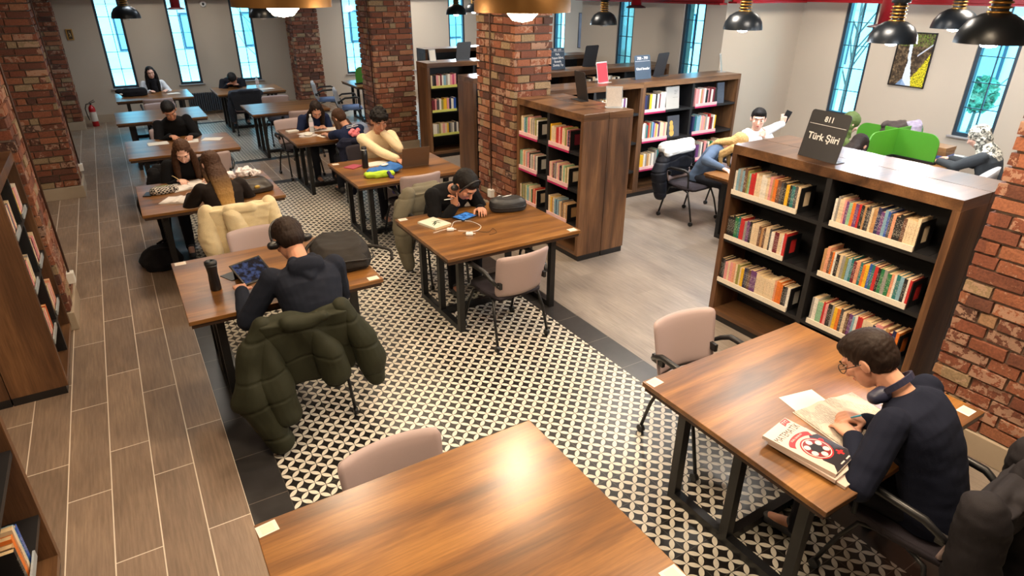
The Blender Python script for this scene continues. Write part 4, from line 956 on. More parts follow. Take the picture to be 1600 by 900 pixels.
# --- fire extinguisher, exit sign, radiator, pictures, camera
fe = thing('fire_extinguisher', 'red fire extinguisher on the floor beside the brick column', 'fire extinguisher', (-.48, 15.60, 0)); fe.scale = (.85, .85, .85)
RED = mat('extinguisher_red', srgb(170, 24, 30), .3, noise=.06)
bm = bmesh.new(); lathe(bm, [(0, .0), (.066, 0), (.07, .02), (.07, .40), (.06, .45), (.03, .48), (.025, .50), (0, .50)], 24); obj('cylinder', bm, RED, fe)
bm = bmesh.new(); lathe(bm, [(.0715, .12), (.0715, .34)], 24); obj('paper_label', bm, PAPER, fe)
bm = bmesh.new(); tube(bm, [(0, 0, .50), (0, 0, .54)], .018, 10); tube(bm, [(-.03, 0, .53), (.10, 0, .57)], .009, 8); tube(bm, [(-.03, 0, .55), (.09, 0, .61)], .007, 8); obj('valve_handle', bm, PLASTB, fe)
bm = bmesh.new(); tube(bm, [(-.02, 0, .53), (-.09, 0, .52), (-.13, 0, .42), (-.12, 0, .25), (-.10, 0, .15)], .011, 8); obj('hose', bm, PLASTB, fe)
es = thing('exit_sign', 'small gold framed sign with a running figure on the back wall', 'sign', (-.51, YB-.02, 1.73))
obj('frame', bx(-.055, .055, 0, .018, -.10, .10), mat('sign_gold', srgb(176, 136, 62), .4, .3, noise=.1), es); bm = bmesh.new(); box(bm, -.035, .035, -.002, 0, -.085, .085); obj('panel', bm, mat('sign_dark_brown', srgb(66, 50, 34), .5, noise=.1), es)
bm = bmesh.new()
for a, b_ in (((-.005, .03), (.005, -.01)), ((.005, -.01), (.02, -.035)), ((.005, -.01), (-.015, -.045)), ((-.005, .025), (.018, .005)), ((-.005, .025), (-.02, .01))): tube(bm, [(a[0], -.004, a[1]), (b_[0], -.004, b_[1])], .004, 6)
tube(bm, [(-.007, -.004, .042), (-.007, -.004, .052)], .008, 8); obj('running_figure', bm, mat('sign_cream', srgb(226, 206, 150), .5, noise=.05), es)
rd = thing('radiator', 'dark ribbed radiator under the windows on the back wall', 'radiator', (2.1, YB-.13, .05))
bm = bmesh.new()
for i in range(34): box(bm, -.75+i*.045, -.75+i*.045+.034, 0, .09, .02, .42, bev=.006)
obj('fins', bm, mat('radiator_dark', srgb(46, 52, 60), .5, noise=.08), rd); bm = bmesh.new(); tube(bm, [(-.76, .045, .06), (.80, .045, .06)], .016, 10); tube(bm, [(-.76, .045, .38), (.80, .045, .38)], .016, 10); obj('pipe', bm, mat('radiator_dark'), rd)
for xx in (-.6, .6): obj('foot', bx(xx-.02, xx+.02, .02, .07, -.05, .02), mat('radiator_dark'), rd)
sc_ = thing('wall_sensor', 'round white sensor on the back wall between the second and third window', 'sensor', (2.02, YB-.02, 2.26))
bm = bmesh.new(); lathe(bm, [(.0, .03), (.04, .03), (.06, .02), (.065, 0), (0, 0)], 20)
for v in bm.verts: v.co = V((v.co.x, .02-v.co.z, v.co.y))
obj('housing', bm, WHITE, sc_); bm = bmesh.new(); lathe(bm, [(0, .036), (.02, .034), (.026, .03)], 16)
for v in bm.verts: v.co = V((v.co.x, .02-v.co.z, v.co.y))
obj('lens', bm, PLASTB, sc_)
def waterfall():
    """colours of a waterfall photograph: rocks, a white stream, yellow foliage (world-wall axes: object y along the wall, z up)"""
    k = NB('waterfall_photo_print'); co = k.tc.outputs['Object']; sx = k.n('ShaderNodeSeparateXYZ'); k.L.new(co, sx.inputs[0]); Y, Z = sx.outputs[1], sx.outputs[2]
    n = k.noise(co, 22, 6, .7); c = k.ramp(n, [(.34, srgb(22, 20, 18)), (.48, srgb(66, 54, 42)), (.60, srgb(120, 102, 78)), (.72, srgb(176, 156, 128))])
    nf = k.noise(co, 60, 4); fol = k.ramp(nf, [(.35, srgb(74, 84, 20)), (.5, srgb(190, 180, 30)), (.65, srgb(236, 220, 60))])
    # yellow foliage lower near side, greener top
    m1 = k.math('LESS_THAN', k.math('ADD', k.math('ADD', k.math('MULTIPLY', Z, .55), Y), k.math('MULTIPLY', n, .12)), -.115)
    c = k.mix(m1, c, fol)
    m2 = k.math('MULTIPLY', k.math('GREATER_THAN', Z, .17), k.math('GREATER_THAN', nf, .52)); c = k.mix(m2, c, srgb(104, 128, 48))
    cen = k.math('ADD', .035, k.math('MULTIPLY', Z, .10)); wid = k.math('ADD', .020, k.math('MULTIPLY', k.math('MAXIMUM', k.math('SUBTRACT', -.02, Z), 0), .16))
    m3 = k.math('MULTIPLY', k.math('LESS_THAN', k.math('ABSOLUTE', k.math('SUBTRACT', Y, cen)), k.math('ADD', wid, k.math('MULTIPLY', k.math('SUBTRACT', n, .5), .05))), k.math('LESS_THAN', Z, .22)); c = k.mix(m3, c, srgb(206, 218, 236))
    m4 = k.math('LESS_THAN', k.math('ADD', Z, k.math('MULTIPLY', k.math('ABSOLUTE', k.math('SUBTRACT', Y, .07)), 1.2)), -.25); c = k.mix(k.math('MULTIPLY', m4, .8), c, srgb(120, 156, 200))
    d = k.math('ABSOLUTE', k.math('SUBTRACT', k.math('ADD', Z, k.math('MULTIPLY', Y, .9)), .0)); m5 = k.math('MULTIPLY', k.math('LESS_THAN', d, .012), k.math('LESS_THAN', Y, -.06)); c = k.mix(m5, c, srgb(190, 200, 216))
    return k.out(c, .3)
def picture(x, y, z, w, h, m, lab, n=-1):
    t = thing('framed_picture', lab, 'picture', (x, y, z), 0, 'framed pictures'); FR = mat('black_picture_frame', srgb(24, 22, 22), .4, noise=.05); bm = bmesh.new()
    for q in ((-w/2, -w/2+.014, -h/2, h/2), (w/2-.014, w/2, -h/2, h/2), (-w/2, w/2, -h/2, -h/2+.014), (-w/2, w/2, h/2-.014, h/2)): box(bm, -.022, 0, q[0], q[1], q[2], q[3])
    obj('frame', bm, FR, t); obj('print', bx(-.014, -.004, -w/2+.012, w/2-.012, -h/2+.012, h/2-.012), m, t)
picture(XB-.001, 4.89, 1.74, .49, .70, waterfall(), 'framed photograph of a waterfall with yellow leaves on the right wall')
picture(XB-.001, 12.2, 1.72, .5, .75, mat('print_grey_mountain', srgb(110, 116, 136), .4, noise=.6, nscale=5), 'narrow looking grey blue picture behind the dark signs')
picture(XB-.001, 14.1, 1.78, .5, .75, mat('print_beige_scene', srgb(176, 168, 158), .4, noise=.25, nscale=6), 'pale picture beside the lit brick column')
# --- green dividers
GREEN = mat('divider_green', srgb(72, 140, 34), .45, noise=.04)
dv = thing('desk_divider', 'bright green crossed desk divider with rounded corners behind the poetry bookcase', 'divider', (8.02, 4.12, .751), .0)
def gpanel(x0, x1, M_, par, h=.34, flip=False):
    r = .12; L_ = x1-x0; pts = [(x0, .03), (x1, .03), (x1, h-r)]+[(x1-r+r*math.cos(a), h-r+r*math.sin(a)) for a in [i*PI/16 for i in range(1, 8)]]+[(x1-r, h), (x0, h)]
    bm = bmesh.new(); prism(bm, pts, -.008, .008, M_ @ Matrix.Rotation(PI/2, 4, 'X')); bmesh.ops.recalc_face_normals(bm, faces=bm.faces); obj('green_panel', bm, GREEN, par)
for a in (0, PI/2, PI, -PI/2): gpanel(.0, .50 if a in (PI/2, -PI/2) else .58, Matrix.Rotation(a, 4, 'Z'), dv)
bm = bmesh.new(); box(bm, -.6, .6, -.03, .03, 0, .03); box(bm, -.03, .03, -.51, -.03, 0, .03); box(bm, -.03, .03, .03, .51, 0, .03); obj('black_base_rail', bm, PLASTB, dv)
dv2 = thing('desk_divider', 'green divider on the table behind the far brick column', 'divider', (4.9, 13.6, .751), .3)
for a in (0, PI): gpanel(0, .55, Matrix.Rotation(a, 4, 'Z'), dv2)
obj('black_base_rail', bx(-.57, .57, -.03, .03, 0, .03), PLASTB, dv2)
for i, (zz, c, w_, d_, lab) in enumerate([(0, (72, 92, 170), .30, .22, 'blue book at the bottom of the pile by the patterned scarf woman'), (.035, (130, 96, 62), .28, .2, 'thick brown book in the middle of the pile'), (.085, (150, 112, 74), .26, .2, 'tan book on top of the pile by the patterned scarf woman')]):
    flat('stacked_book', 8.52, 3.80, TZ+zz, .2-i*.08, w_, d_, .034 if i == 0 else .048, mat('stacked_cover_%d' % i, srgb(*c), .5, noise=.08), lab, 'book', 'pile of books behind the green divider', bev=.003)
# --- outdoors, seen through the windows
GRASS = mat('lawn', srgb(120, 178, 110), .9, noise=.25, nscale=.8); PAVE = mat('pale_paving', srgb(170, 170, 168), .9, noise=.1, nscale=.6); RENDERW = mat('white_render', srgb(214, 214, 210), .85, noise=.05); WINB = mat('facade_window_glass', srgb(150, 172, 184), .25, noise=.1); ROOFB = mat('facade_pink_band', srgb(196, 150, 146), .8, noise=.08)
bm = bmesh.new(); box(bm, 9.7, 60, -20, 60, -1.0, -.9); box(bm, -30, 9.7, 16.4, 60, -1.0, -.9); tag(obj('outside_paving', bm, mat('bright_paving', srgb(226, 228, 228), .9, noise=.12, nscale=.7)), kind='structure')
tag(obj('lawn', bx(10.2, 14.6, -4, 5.4, -.9, -.88), GRASS), kind='structure')
tag(obj('pavement', bx(14.8, 17.5, -20, 40, -.9, -.86), PAVE), kind='structure')
def facade(x, y, rz, L_, nfl, lab):
    t = thing('neighbour_building', lab, 'building', (x, y, -.9), rz, 'buildings outside'); H_ = nfl*3.0
    obj('wall', bx(0, L_, 0, 6, 0, H_), RENDERW, t); obj('roof', bx(-.3, L_+.3, -.3, 6.3, H_, H_+.25), ROOFB, t)
    n = int(L_/2.6)
    for f in range(nfl):
        obj('floor_band', bx(0, L_, -.06, -.001, f*3+2.8, f*3+3), ROOFB, t)
        for i in range(n):
            xx = .8+i*2.6; w_ = obj('window', bx(xx, xx+1.3, -.05, .0, f*3+.9, f*3+2.4), FRAMEB, t); obj('pane', bx(xx+.08, xx+1.22, -.06, -.051, f*3+.98, f*3+2.32), WINB, w_)
facade(24, 30, -PI/2, 34, 3, 'pale building with pink bands outside the right windows')
facade(-8, 34, 0, 30, 3, 'pale building with pink bands outside the back windows')
def tree(x, y, h, lab, bare=False):
    t = thing('tree', lab, 'tree', (x, y, -.9), 0, 'trees outside'); rnd = random.Random(int(x*7+y))
    bm = bmesh.new(); tube(bm, [(0, 0, 0), (.05, 0, h*.5), (0, .05, h*.8)], [.05, .035, .015], 8)
    for i in range(9):
        a = rnd.uniform(0, 2*PI); z0 = h*rnd.uniform(.3, .7); tube(bm, [(0, 0, z0), (math.cos(a)*.5, math.sin(a)*.5, z0+h*.18), (math.cos(a)*.8, math.sin(a)*.8, z0+h*.36)], [.018, .010, .004], 6)
    obj('trunk', bm, mat('bark', srgb(96, 84, 76), .9, noise=.2), t)
    if not bare:
        bm = bmesh.new()
        for i in range(700):
            d = V((rnd.gauss(0, 1), rnd.gauss(0, 1), rnd.gauss(0, 1))).normalized()*rnd.uniform(.5, 1)**.5; c = V((d.x*h*.26, d.y*h*.26, h*.66+d.z*h*.3)); s = .10
            u = V((rnd.gauss(0, 1), rnd.gauss(0, 1), rnd.gauss(0, 1))).normalized()*s; w_ = V((rnd.gauss(0, 1), rnd.gauss(0, 1), rnd.gauss(0, 1))).normalized()*s
            bm.faces.new([bm.verts.new(c-u), bm.verts.new(c+w_), bm.verts.new(c+u), bm.verts.new(c-w_)])
        obj('foliage', bm, mat('leaf_green', srgb(96, 136, 104), .8, noise=.3, nscale=3), t)
tree(19.5, 8.2, 1.5, 'round green tree outside the far right window'); tree(13.2, 8.1, 4.5, 'bare young tree outside the window behind the green scarf woman', True); tree(4.2, 21.5, 3.2, 'bare tree outside the third back window', True)
# ------------------------------------------------------------------ soft shapes (people, coats, bags)
def prim_cap(bm, p0, p1, r0, r1, seg=12, rings=4):
    p0, p1 = V(p0), V(p1); d = p1-p0
    if d.length < 1e-5: d = V((0, 0, 1e-4))
    u, w, n = frame_of(d); R = []
    for i in range(rings+1):
        a = PI/2*(1-i/rings); R.append((p0-n*r0*math.sin(a), r0*math.cos(a)))
    for i in range(rings+1):
        a = PI/2*i/rings; R.append((p1+n*r1*math.sin(a), r1*math.cos(a)))
    prev = None
    for c, r in R:
        cur = [bm.verts.new(c)] if r < 1e-4 else [bm.verts.new(c+(u*math.cos(2*PI*j/seg)+w*math.sin(2*PI*j/seg))*r) for j in range(seg)]
        if prev is not None:
            for j in range(seg):
                if len(prev) == 1: q = (prev[0], cur[(j+1) % seg], cur[j])
                elif len(cur) == 1: q = (prev[j], prev[(j+1) % seg], cur[0])
                else: q = (prev[j], prev[(j+1) % seg], cur[(j+1) % seg], cur[j])
                bm.faces.new(q)
        prev = cur
def prim_ell(bm, c, r, R=None, seg=20, rings=12):
    c = V(c); prev = None
    for i in range(rings+1):
        a = PI*i/rings; z = -math.cos(a); s = math.sin(a)
        pts = [(0, 0, z)] if s < 1e-4 else [(s*math.cos(2*PI*j/seg), s*math.sin(2*PI*j/seg), z) for j in range(seg)]
        cur = []
        for p in pts:
            v = V((p[0]*r[0], p[1]*r[1], p[2]*r[2])); cur.append(bm.verts.new(c+(R @ v if R is not None else v)))
        if prev is not None:
            for j in range(seg):
                if len(prev) == 1: q = (prev[0], cur[(j+1) % seg], cur[j])
                elif len(cur) == 1: q = (prev[j], prev[(j+1) % seg], cur[0])
                else: q = (prev[j], prev[(j+1) % seg], cur[(j+1) % seg], cur[j])
                bm.faces.new(q)
        prev = cur
def prim_loft(bm, rings, seg=24, n=2.4):
    prev = None
    def sgn(a): return 1 if a >= 0 else -1
    for c, U, W, ru, rw in rings:
        c, U, W = V(c), V(U).normalized(), V(W).normalized(); cur = []
        for j in range(seg):
            a = 2*PI*j/seg; x = sgn(math.cos(a))*abs(math.cos(a))**(2/n); y = sgn(math.sin(a))*abs(math.sin(a))**(2/n); cur.append(bm.verts.new(c+U*x*ru+W*y*rw))
        if prev is None: bm.faces.new(cur[::-1])
        else:
            for j in range(seg): bm.faces.new((prev[j], prev[(j+1) % seg], cur[(j+1) % seg], cur[j]))
        prev = cur
    bm.faces.new(prev)
def blob(name, prims, m, parent=None, voxel=.01, smooth=4, disp=None, M=None):
    """fuse closed primitives into one continuous smooth surface"""
    bm = bmesh.new()
    for p in prims:
        k = p[0]
        if k == 'c': prim_cap(bm, *p[1:])
        elif k == 'e': prim_ell(bm, *p[1:])
        else: prim_loft(bm, *p[1:])
    bmesh.ops.recalc_face_normals(bm, faces=bm.faces)
    me = bpy.data.meshes.new('tmp'); bm.to_mesh(me); bm.free()
    if M is not None: me.transform(M)
    o = bpy.data.objects.new('tmp', me); C.objects.link(o)
    r = o.modifiers.new('r', 'REMESH'); r.mode = 'VOXEL'; r.voxel_size = voxel; r.use_smooth_shade = True
    if smooth: s = o.modifiers.new('s', 'SMOOTH'); s.iterations = smooth; s.factor = .5
    dg = bpy.context.evaluated_depsgraph_get(); out = bpy.data.meshes.new_from_object(o.evaluated_get(dg)); bpy.data.objects.remove(o)
    if disp:
        nr = [v.normal.copy() for v in out.vertices]
        for v, n in zip(out.vertices, nr): v.co += n*disp(v.co, n)
    out.name = name; q = link(name, out, m, parent, True); return q
def wr(amp=.004, f=9, seed=0, zf=3.2):
    o3 = V((seed*3.1, seed*1.7, seed*.9))
    return lambda co, n: amp*(mnoise.noise(co*f+o3)+.6*mnoise.noise(V((co.x*f*1.6, co.y*f*1.6, co.z*f*zf))+o3))
def quilt(sp=.12, amp=.010, wamp=.005, off=0):
    w = wr(wamp, 6, 2, 1.0)
    def f(co, n):
        s = ((co.z+off+.10*abs(co.x)+.05*mnoise.noise(co*4)) / sp) % 1.0; d = min(s, 1-s)*sp
        return -amp*.8*math.exp(-(d/.008)**2)+w(co, n)
    return f
SKIN = {}
def skin(k='a'):
    c = {'a': (206, 150, 122), 'b': (188, 132, 104), 'c': (222, 176, 156), 'd': (176, 122, 92)}[k]
    return mat('skin_'+k, srgb(*c), .55, noise=.06, nscale=14, sheen=.1)
def hairmat(nm, c1, c2, grad=None):
    if nm in MATS: return MATS[nm]
    k = NB(nm); k.b.inputs['Specular IOR Level'].default_value = .2; co = k.tc.outputs['Object']; n = k.noise(k.mapping(co, (120, 120, 14)), 1, 4, .6)
    c = k.mix(n, c1, c2)
    if grad:
        sx = k.n('ShaderNodeSeparateXYZ'); k.L.new(co, sx.inputs[0]); f = k.n('ShaderNodeMapRange'); k.L.new(sx.outputs[2], f.inputs[0]); f.inputs[1].default_value = grad[0]; f.inputs[2].default_value = grad[1]; f.inputs[3].default_value = 1; f.inputs[4].default_value = 0
        c = k.mix(f.outputs[0], c, k.mix(n, grad[2], grad[3]))
    k.bump(n, .5, .004); return k.out(c, .6)
HB = hairmat('hair_black', srgb(12, 10, 10), srgb(28, 24, 23)); HD = hairmat('hair_dark_brown', srgb(22, 15, 12), srgb(46, 32, 25)); HM = hairmat('hair_chestnut', srgb(42, 27, 20), srgb(88, 60, 42)); HL = hairmat('hair_blonde', srgb(148, 112, 66), srgb(206, 172, 116))
def fabric(nm, c, n=.10, rough=.9): return mat(nm, srgb(*c), rough, noise=n, nscale=60, bump=.15, bscale=350, spec=.2)
def ik(S, T, l1, l2, hint):
    d = T-S; L_ = min(d.length, (l1+l2)*.995); n = d.normalized(); T = S+n*L_
    a = (l1*l1-l2*l2+L_*L_)/(2*L_); h = math.sqrt(max(0, l1*l1-a*a)); hn = hint-n*hint.dot(n); hn.normalize(); return S+n*a+hn*h, T
def hand(wrist, fd, pn, th, curl=.4, s=1.0, point=False):
    """wrist point, finger direction, palm normal (palm faces this way), thumb-side direction"""
    fd = fd.normalized(); pn = (pn-fd*pn.dot(fd)).normalized(); th = (th-fd*th.dot(fd)-pn*th.dot(pn)).normalized(); P = []
    P.append(('l', [(wrist, th, pn, .026*s, .019*s), (wrist+fd*.035*s, th, pn, .036*s, .016*s), (wrist+fd*.07*s, th, pn, .041*s, .014*s), (wrist+fd*.088*s, th, pn, .038*s, .011*s)], 14, 2.6))
    for i, (o, L_) in enumerate(((.030, .070), (.010, .078), (-.010, .073), (-.029, .058))):
        k = wrist+fd*.084*s+th*o*s; c = curl if not (point and i == 0) else .05; a = c*.9; d = fd+th*o*2.0; d.normalize(); seg = (.45, .32, .23); r = .0088*s
        for q in seg:
            dd = d*math.cos(a)+pn*math.sin(a); k2 = k+dd*L_*q*s; P.append(('c', k, k2, r, r*.9, 8, 3)); k = k2; r *= .9; a += c*1.0
    k = wrist+fd*.022*s+th*.030*s; d1 = (fd*.6+th*.75+pn*.30).normalized(); k2 = k+d1*.036*s; d2 = (fd*.9+th*.22+pn*.40*(.5+curl)).normalized(); k3 = k2+d2*.032*s; k4 = k3+(d2+pn*.3*curl).normalized()*.024*s
    P += [('c', k-th*.008*s, k2, .0135*s, .0105*s, 8, 3), ('c', k2, k3, .0105*s, .0092*s, 8, 3), ('c', k3, k4, .0092*s, .0078*s, 8, 3)]
    return P
def person(loc, rz, label, lean=15, side=0, head=(0, 25, 0), hands=None, top=None, topm='shirt', pants=(34, 36, 44), shoe=(60, 60, 62), sk='a', hair=('short', HD), sc=1.0, detail=True, sleeve=1.0, hoodie=False, elbows=None, curls=(.4, .4), handdirs=None, legs=True, point=(False, False), turtle=False, twist=0, knees=None, hunch=.25, brows=None):
    t = thing('person', label, 'person', (loc[0], loc[1], 0), rz, 'people reading and working'); vx = (.0048 if detail == 2 else .006) if detail else .010
    Ri = Matrix.Rotation(-rz, 3, 'Z'); L0 = V((loc[0], loc[1], 0)); Lw = lambda p: Ri @ (V(p)-L0)
    la, sa = math.radians(lean), math.radians(side)
    # spine
    pel = V((0, 0, .515)); seg = [.10, .13, .13, .12]; pts = [pel]; ang = la*.5; X = V((1, 0, 0))
    for i, s in enumerate(seg):
        a = la*(.55+hunch*2*i/3); d = V((math.sin(sa), math.sin(a)*math.cos(sa), math.cos(a)*math.cos(sa))); pts.append(pts[-1]+d*s*sc)
    up = (pts[4]-pts[3]).normalized(); tw = Matrix.Rotation(math.radians(twist), 3, 'Z')
    lat = (tw @ X); lat = (lat-up*lat.dot(up)).normalized(); fwd = up.cross(lat)
    neck0 = pts[4]+up*.03; hy, hp, hr = [math.radians(a) for a in head]
    nd = V((0, math.sin(la+hunch*la+hp*.55), math.cos(la+hunch*la+hp*.55))); nd.normalize(); neck1 = neck0+nd*.085*sc
    RH = Matrix.Rotation(hy, 3, 'Z') @ Matrix.Rotation(-(hp+la*.25), 3, 'X') @ Matrix.Rotation(hr, 3, 'Y')
    hc = neck1+RH @ V((0, .022, .088))*sc
    sh = {s: pts[4]-up*.035+lat*s*.182*sc for s in (-1, 1)}
    wr_ = {}; el = {}; HDS = {}
    body = []; 
    ring = lambda p, a, b: (p, lat if p is not pel else X, fwd if p is not pel else V((0, 1, 0)), a*sc, b*sc)
    body.append(('l', [(pel-V((0, 0, .04)), X, V((0, 1, 0)), .14*sc, .10*sc), ring(pts[1], .135, .09), ring(pts[2], .135, .095), ring(pts[3], .15, .10), (pts[4]-up*.03, lat, fwd, .15*sc, .075*sc), (neck0-up*.01, lat, fwd, .07*sc, .06*sc)], 24, 2.3))
    body.append(('c', pts[4], neck1+nd*.02, .056*sc, .052*sc, 16))
    for s in (-1, 1):
        hd = hands[0 if s < 0 else 1]
        T = Lw(hd); hint = V((s*.55, -.25, -.8)) if not elbows or elbows[0 if s < 0 else 1] is None else V(elbows[0 if s < 0 else 1])
        E_, T = ik(sh[s], T, .285*sc, .25*sc, hint); wr_[s] = T; el[s] = E_
        body += [('c', sh[s], E_, .040*sc, .036*sc), ('c', E_, T, .036*sc, .023*sc)]
        fa = (T-E_).normalized()
        if handdirs and handdirs[0 if s < 0 else 1]:
            fd, pn, th = [V(q) for q in handdirs[0 if s < 0 else 1]]
        else: fd = (fa*.6+V((0, .5, -.15))).normalized(); pn = V((0, -.1, -1)); th = V((-s, .1, 0))
        HDS[s] = fd.normalized(); body += hand(T, fd, pn, th, curls[0 if s < 0 else 1], sc*.98, point[0 if s < 0 else 1])
    kn = {}; ft = {}
    for s in (-1, 1):
        hip = V((s*.085*sc, .02, .505)); k = V((s*.13, .43*sc, .505)) if not knees else V(knees[0 if s < 0 else 1]); f = V((k.x, k.y+.02, .09)); kn[s] = k; ft[s] = f
        body += [('c', hip, k, .065, .048), ('c', k, f, .045, .032), ('c', f, f+V((0, .14, -.045)), .032, .028)]
    hs = sc*1.1; H = lambda p: hc+RH @ (V(p)*hs)
    def he(c, r, rot=None): return ('e', H(c), tuple(q*hs for q in r), RH @ rot if rot is not None else RH)
    body += [he((0, -.012, .028), (.073, .092, .083)), he((0, .022, -.025), (.060, .068, .078)), he((0, .056, -.078), (.026, .024, .022)), he((0, .04, -.06), (.045, .045, .04)),
             ('c', H((0, .086, .012)), H((0, .106, -.022)), .010*sc, .014*sc, 10), he((0, .072, .035), (.046, .02, .014)), he((0, .082, -.048), (.022, .012, .012)), he((.034, .066, -.012), (.022, .02, .02)), he((-.034, .066, -.012), (.022, .02, .02))]
    for s in (-1, 1):
        Rr = Matrix.Rotation(s*.35, 3, 'Z'); body += [he((s*.074, -.008, -.004), (.009, .019, .030), Rr)]
    sm = skin(sk); blob('body', body, sm, t, vx, 3)
    # eyes, brows, lips
    ew = mat('eye_white', srgb(190, 180, 172), .35); ei = mat('iris_dark', srgb(42, 28, 22), .2); lp = mat('lips_'+sk, tuple(c*f for c, f in zip(srgb(196, 110, 100), (1, .9, .9))), .45); hm = hair[1]
    if detail:
        for s in (-1, 1):
            bm = bmesh.new(); prim_ell(bm, H((s*.031, .080, .014)), (.0115*sc, .007*sc, (.0042 if head[1] < 14 else .0022)*sc), RH, 14, 8); e = obj('eye', bm, ew, t, True)
            bm = bmesh.new(); prim_ell(bm, H((s*.031, .0865, .012)), (.005*sc, .003*sc, (.004 if head[1] < 14 else .002)*sc), RH, 10, 6); obj('iris', bm, ei, e, True)
            bm = bmesh.new(); tube(bm, [H((s*.016, .091, .033)), H((s*.032, .090, .039)), H((s*.048, .078, .033))], [.003, .0042, .002], 6); obj('eyebrow', bm, brows or hm, t)
        bm = bmesh.new(); prim_ell(bm, H((0, .091, -.045)), (.020*sc, .006*sc, .0042*sc), RH, 14, 8); prim_ell(bm, H((0, .090, -.052)), (.017*sc, .006*sc, .0045*sc), RH, 14, 8); obj('lips', bm, lp, t, True)
    # top
    col = top; m = fabric('cloth_%s_%d_%d_%d' % ((topm,)+col), col); g = .014
    P = [('l', [(pel-V((0, 0, .05)), X, V((0, 1, 0)), .180*sc, .140*sc), (pel, X, V((0, 1, 0)), .178*sc, .135*sc), ring(pts[1], .168, .122), ring(pts[2], .170, .124), ring(pts[3], .192, .126), (pts[4]-up*.045, lat, fwd, .200*sc, .104*sc), (pts[4]-up*.002, lat, fwd, .140*sc, .084*sc), (neck0+up*.004, lat, fwd, .072*sc, .066*sc)], 28, 2.3)]
    for s in (-1, 1):
        P += [('e', sh[s]-lat*s*.012, (.066*sc, .066*sc, .062*sc))]
        if sleeve >= 1: P += [('c', sh[s], el[s], .068*sc, .060*sc), ('c', el[s], wr_[s]-(wr_[s]-el[s]).normalized()*.012, .058*sc, .042*sc)]
        elif sleeve > .5: q = el[s].lerp(wr_[s], (sleeve-.5)*2); P += [('c', sh[s], el[s], .060*sc, .052*sc), ('c', el[s], q, .052*sc, .045*sc)]
        else: q = sh[s].lerp(el[s], .72); P += [('c', sh[s], q, .062*sc, .060*sc)]
    if hoodie:
        P += [('c', neck0-fwd*.075+lat*(-.055)-up*.02, neck0-fwd*.075+lat*.055-up*.02, .038, .038), ('c', neck0-fwd*.07+lat*.06, neck0+fwd*.035+lat*.068, .034, .022), ('c', neck0-fwd*.07-lat*.06, neck0+fwd*.035-lat*.068, .034, .022), ('e', neck0-fwd*.105-up*.075, (.115, .05, .085)), ('c', neck0-fwd*.10-up*.04-lat*.07, neck0-fwd*.12-up*.13, .045, .035), ('c', neck0-fwd*.10-up*.04+lat*.07, neck0-fwd*.12-up*.13, .045, .035)]
    elif turtle: P += [('c', neck0, neck0+nd*.05, .062, .058)]
    blob('top', P, m, t, vx*1.25, 5, wr(.0055, 8, loc[0]))
    if legs:
        Q = []
        for s in (-1, 1):
            hip = V((s*.085*sc, .0, .505)); Q += [('c', hip, kn[s], .088, .066), ('c', kn[s], ft[s]+V((0, 0, -.01)), .064, .048)]
        Q.append(('e', (0, -.01, .51), (.17*sc, .13, .07)))
        blob('trousers', Q, fabric('trousers_%d_%d_%d' % pants, pants), t, .011, 4, wr(.004, 9, 3))
        for s in (-1, 1):
            f = ft[s]; blob('shoe', [('c', (f.x, f.y-.03, .045), (f.x, f.y+.15, .035), .042, .034), ('c', (f.x, f.y-.02, .07), (f.x, f.y+.02, .10), .040, .038)], mat('shoe_%d_%d_%d' % shoe, srgb(*shoe), .6, noise=.1), t, .009, 3)
    # hair
    st = hair[0]; hp_ = []
    if st in ('short', 'curly', 'long', 'bun'):
        hp_ = [he((0, -.022, .036), (.081, .094, .086)), he((0, -.04, .0), (.074, .070, .070))]
        if st == 'short': hp_ += [he((0, .035, .084), (.056, .045, .030)), he((0, .0, .070), (.072, .080, .054))]
        if st == 'curly':
            rnd = random.Random(5)
            for i in range(60):
                a, b_ = rnd.uniform(0, 2*PI), rnd.uniform(.15, 1.0); p = V((math.cos(a)*.078*math.sqrt(1-b_*b_*.7), math.sin(a)*.09*math.sqrt(1-b_*b_*.7)-.015, .03+b_*.085))
                hp_.append(he(p, (.020, .020, .020)))
            hp_ += [he((0, .06, .085), (.06, .035, .03))]
        if st in ('long',):
            Lh = hair[2] if len(hair) > 2 else .35
            dn = V((0, 0, -1)); back = H((0, -.07, -.02)); yb = -fwd*.02
            fall = hair[3] if len(hair) > 3 else 'back'
            if fall in ('back', 'both'):
                e1 = neck0-fwd*.080-up*.02; e2 = pts[4]-up*.10-fwd*.115+V((0, 0, -.02)); e3 = e2-up*max(.02, Lh-.2)+V((0, 0, -.03))
                hp_ += [('l', [(H((0, -.03, .04)), RH @ X, RH @ V((0, 1, 0)), .078, .08), (H((0, -.045, -.04)), RH @ X, RH @ V((0, 1, 0)), .080, .062), (e1, lat, fwd, .088, .042), (e2, lat, fwd, .078, .030), (e3, lat, fwd, .040, .014)], 24, 2.2)]
            if True:
                for s in (-1, 1):
                    q0 = H((s*.068, .01, .03)); q1 = H((s*.082, .012, -.06)); q2 = sh[s]*.55+neck0*.45+fwd*.08-up*.03; q3 = q2+V((0, .02, -Lh*.6))
                    if fall == 'back': q2 = neck0+lat*s*.08+fwd*.01-up*.0; hp_ += [('c', q0, q1, .022, .026), ('c', q1, q2, .026, .024)]
                    else: hp_ += [('c', q0, q1, .028, .034), ('c', q1, q2, .034, .036), ('c', q2, q3, .036, .016), ('c', q1-fwd*.02, q2-fwd*.03+lat*s*.01, .034, .030)]
        if st == 'bun': hp_ += [he((0, -.10, .05), (.04, .04, .04))]
        dd = wr(.0035, 60, 1) if st != 'curly' else wr(.006, 45, 1)
